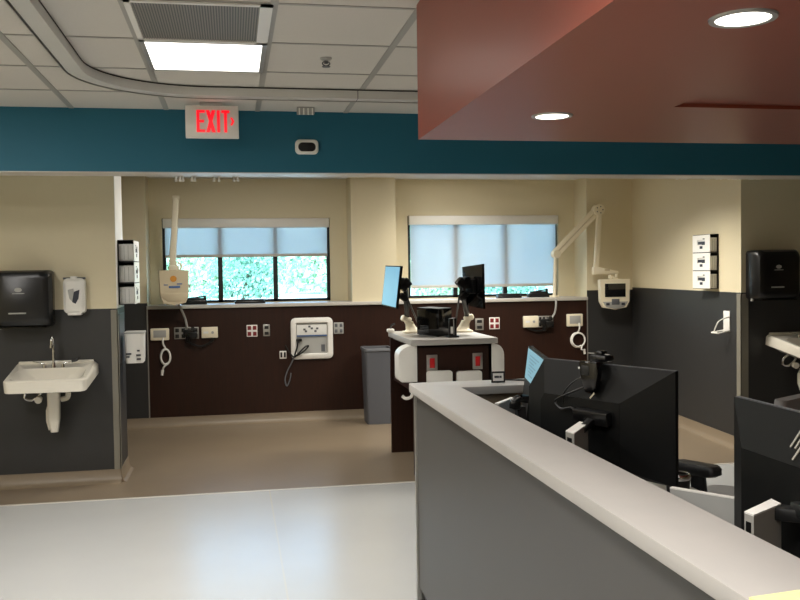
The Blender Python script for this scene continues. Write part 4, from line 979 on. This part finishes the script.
# phone and grey tray by the corner
p0 = at(497, 403.5, Z=1.025); p1 = at(512.5, 397.5, Z=1.025)
r = thing('document_tray', 'grey upright document tray inside the counter corner', 'document tray', ((p0.x+p1.x)/2, (p0.y+p1.y)/2, .75))
MB().bar(Vector((p0.x, p0.y, .8865)), Vector((p1.x, p1.y, .8865)), .02, .272).build('tray_body', M['lgrey'], r)
MB().bar(Vector((p0.x, p0.y, 1.024)), Vector((p1.x, p1.y, 1.024)), .021, .004).build('white_edge', M['white'], r)
h0, h1 = at(513, 400, Z=.95), at(527, 400, Z=.95); yq = 3.6; h0 = at(513, 400, Y=yq); h1 = at(521, 399, Y=yq)
r = thing('desk_phone', 'black phone handset on its base beside the side display', 'phone', ((h0.x+h1.x)/2, yq, .75))
b = MB(); b.box(h0.x, h1.x+.03, yq-.05, yq+.05, .7502, .79, .006); b.prism([(yq-.04, .785), (yq+.045, .785), (yq+.04, h0.z-.03), (yq+.0, h0.z-.03)], 'x', h0.x+.02, h1.x+.02); b.build('phone_base', M['mblack'], r)
b = MB(); z = h0.z; b.tube([(h0.x, yq, z-.035), (h0.x+.004, yq, z-.008), (h0.x+.03, yq, z+.006), (h1.x-.0, yq, z+.006), (h1.x+.03, yq, z)], .017, n=10); b.box(h0.x-.006, h0.x+.03, yq-.02, yq+.02, z-.04, z-.004, .008); b.build('handset', M['black'], r)
# office chair
ang = math.atan2(.866, -.5)
cp = Vector((2.295, 3.85, 0)); r = thing('office_chair', 'grey backed office chair with black armrests behind the desk', 'chair', cp, ang-PI/2)
b = MB(); b.loft([[(x, y, z) for x, y in rrect(0, 0, w, w, .1)] for z, w in ((.42, .42), (.44, .48), (.48, .49), (.50, .44))]); b.build('seat', M['greyfab'], r, local=True)
rings = []
for k in range(9):
    z = .56+.455*k/8; w = .40+.05*math.sin(k/8*PI) if k < 6 else .44-.02*(k-5)**1.35; rings.append([(x, y-.30-.03*(z-.56), z) for x, y in rrect(0, 0, w, .06, .028)])
MB().loft(rings).build('backrest', M['greyfab'], r, local=True)
MB().bar((0, -.2, .44), (0, -.345, .62), .06, .02, .004).build('back_support', M['black'], r, local=True)
for s in (-1, 1):
    o = MB().bar((s*.20, -.02, .45), (s*.30, -.02, .46), .06, .03, .006).bar((s*.30, -.02, .45), (s*.30, -.0, .66), .03, .07, .008).build('armrest_post', M['black'], r, local=True)
    b = MB(); b.loft([[(s*.30+x, y, z) for x, y in rrect(0, .01, .085*k, .24*k, .04)] for z, k in ((.662, .8), (.675, 1), (.70, 1), (.712, .9))]); b.build('armrest_pad', M['mblack'], r, local=True)
MB().cyl((0, 0, .1), (0, 0, .42), .028).build('gas_column', M['black'], r, local=True)
for k in range(5):
    a = k*2*PI/5+.3; e = Vector((.27*math.cos(a), .27*math.sin(a), .07))
    o = MB().bar((0, 0, .1), e, .045, .03, .005).build('base_leg', M['black'], r, local=True)
    MB().cyl(e+Vector((-.012, 0, -.041)), e+Vector((.012, 0, -.041)), .029).build('caster', M['black'], o, local=True)

# ------------------------------------------------------------------ outside the windows
struct(MB().box(-120, 160, 11.0, 260, -.35, -.02).build('ground', M['ground']))
def tree(x, y, h, w, lm, label, seed):
    rd = random.Random(seed)
    r = thing('tree', label, 'tree', (x, y, -.02), group='trees outside the windows')
    MB().cyl((x, y, -.02), (x+.2, y, h*.5), .22, .12, n=10).build('trunk', M['bark'], r)
    t = bmesh.new(); n = 2600
    lobes = [(rd.uniform(-.5, .5)*w, rd.uniform(-.35, .35)*w, rd.uniform(-.02, .8)*h, rd.uniform(.16, .3)*w) for _ in range(26)]
    for i in range(n):
        lx, ly, lz, lr = lobes[i % len(lobes)]
        a = rd.uniform(0, 2*PI); c = rd.uniform(-1, 1); q = math.sqrt(1-c*c); k = lr*rd.uniform(.75, 1.05)
        P = Vector((x+lx+k*q*math.cos(a), y+ly+k*q*math.sin(a), lz+.2+k*c*.9))
        if P.z < .25: P.z = .25+rd.random()*.4
        s = rd.uniform(.18, .38)*w/8
        ax = Vector((rd.uniform(-1, 1), rd.uniform(-1, 1), rd.uniform(-1, 1))).normalized(); bx_ = ax.orthogonal().normalized(); cx2 = ax.cross(bx_)
        vs = [t.verts.new(P+s*v) for v in (bx_, cx2*.6+ax*.15, -bx_, -cx2*.6+ax*.15)]
        t.faces.new(vs)
    me = bpy.data.meshes.new('foliage'); bmesh.ops.transform(t, matrix=ROOT[r.name].inverted(), verts=t.verts); t.to_mesh(me); t.free(); me.materials.append(lm)
    o = bpy.data.objects.new('foliage', me); COL.objects.link(o); o.parent = r
k = 0
for i in range(9):
    x = -12+i*6.3+(i % 3)*.6; y = 62+(i % 3)*15
    tree(x, y, 10+(i % 4), 8.5, M['leafA'] if i % 2 else M['leafB'], 'leafy green tree standing far beyond the windows', 100+i)
for i, (x, y, h, w) in enumerate(((-3.6, 40, 3.4, 3.4), (.6, 48, 3.0, 3.4), (10.5, 44, 2.2, 3), (15, 46, 2, 3))):
    tree(x, y, h, w, M['leafB'] if i % 2 else M['leafA'], 'lower bushy green tree standing nearer beyond the windows', 200+i)

# ------------------------------------------------------------------ light
def area(name, loc, sx, sy_, power, col=(1, .965, .92), rot=(0, 0, 0), spread=PI):
    L = bpy.data.lights.new(name, 'AREA'); L.shape = 'RECTANGLE'; L.size = sx; L.size_y = sy_; L.energy = power; L.color = col; L.spread = spread
    o = bpy.data.objects.new(name, L); COL.objects.link(o); o.location = loc; o.rotation_euler = rot; return o
area('ceiling_panel_or_fill', ((TX0+TX1)/2, (TY0+TY1)/2, CZ-.012), .5, .55, 28, spread=math.radians(140))
for y in (1.2, -1.2): area('ceiling_panel_or_fill', (-.1, y, CZ-.012),   .55, .55, 36, spread=math.radians(140))  # added fill lamps behind the camera, no fitting built
area('ceiling_panel_or_fill', (-2.2, 2.8, CZ-.012), .55, .55, 36)  # unseen fill lamp added off to the left
area('ceiling_panel_or_fill', (-1.85, 4.5, CZ-.012), .55, .55, 20)  # added out of view to brighten the teal header
area('alcove_panel_or_fill', (2.37, 8.98, CA-.014), .6, .8, 17, (1, .945, .85), spread=math.radians(130))
area('alcove_panel_or_fill', (2.9, 7.5, CA-.014), .6, .6, 56, (1, .945, .85), spread=math.radians(140))  # unseen lamp added to brighten the right bay walls
area('alcove_panel_or_fill', (.3, 7.8, CA-.014), .6, .6, 34, (1, .945, .85))  # unseen lamp added as fill for the left bay
for p in D:
    L = bpy.data.lights.new('downlight_lamp', 'SPOT'); L.energy = 12; L.spot_size = math.radians(110); L.spot_blend = .7; L.shadow_soft_size = .07; L.color = (1, .93, .84)
    o = bpy.data.objects.new('downlight_lamp', L); COL.objects.link(o); o.location = (p.x, p.y, SZ-.01)
for w in (W1, W2):
    o = area('window_portal', ((w[0]+w[1])/2, YV+.16, (w[2]+w[3])/2), w[1]-w[0], w[3]-w[2], 1, (1, 1, 1), (-PI/2, 0, 0)); o.data.cycles.is_portal = True
S = bpy.data.lights.new('sun', 'SUN'); S.energy = 8; S.angle = .01; S.color = (1, .97, .9)
o = bpy.data.objects.new('sun', S); COL.objects.link(o); o.rotation_euler = (math.radians(42), 0, math.radians(-25))
W_ = bpy.data.worlds.new('world'); SC.world = W_; W_.use_nodes = True; nt = W_.node_tree
bgn = nt.nodes['Background']; sk_ = nt.nodes.new('ShaderNodeTexSky'); sk_.sky_type = 'NISHITA'; sk_.sun_disc = False; sk_.sun_elevation = math.radians(48); sk_.sun_rotation = math.radians(160); sk_.air_density = 1.2; sk_.dust_density = 1.5
nt.links.new(sk_.outputs[0], bgn.inputs[0]); bgn.inputs[1].default_value = 1.1

SC.view_settings.view_transform = 'Standard'; SC.view_settings.look = 'None'; SC.view_settings.gamma = 1; SC.view_settings.use_curve_mapping = False
SC.view_settings.exposure = .32
SC.cycles.use_denoising = True; SC.cycles.max_bounces = 10; SC.cycles.diffuse_bounces = 5; SC.cycles.transparent_max_bounces = 12
SC.cycles.sample_clamp_indirect = 8; SC.cycles.caustics_reflective = False; SC.cycles.caustics_refractive = False
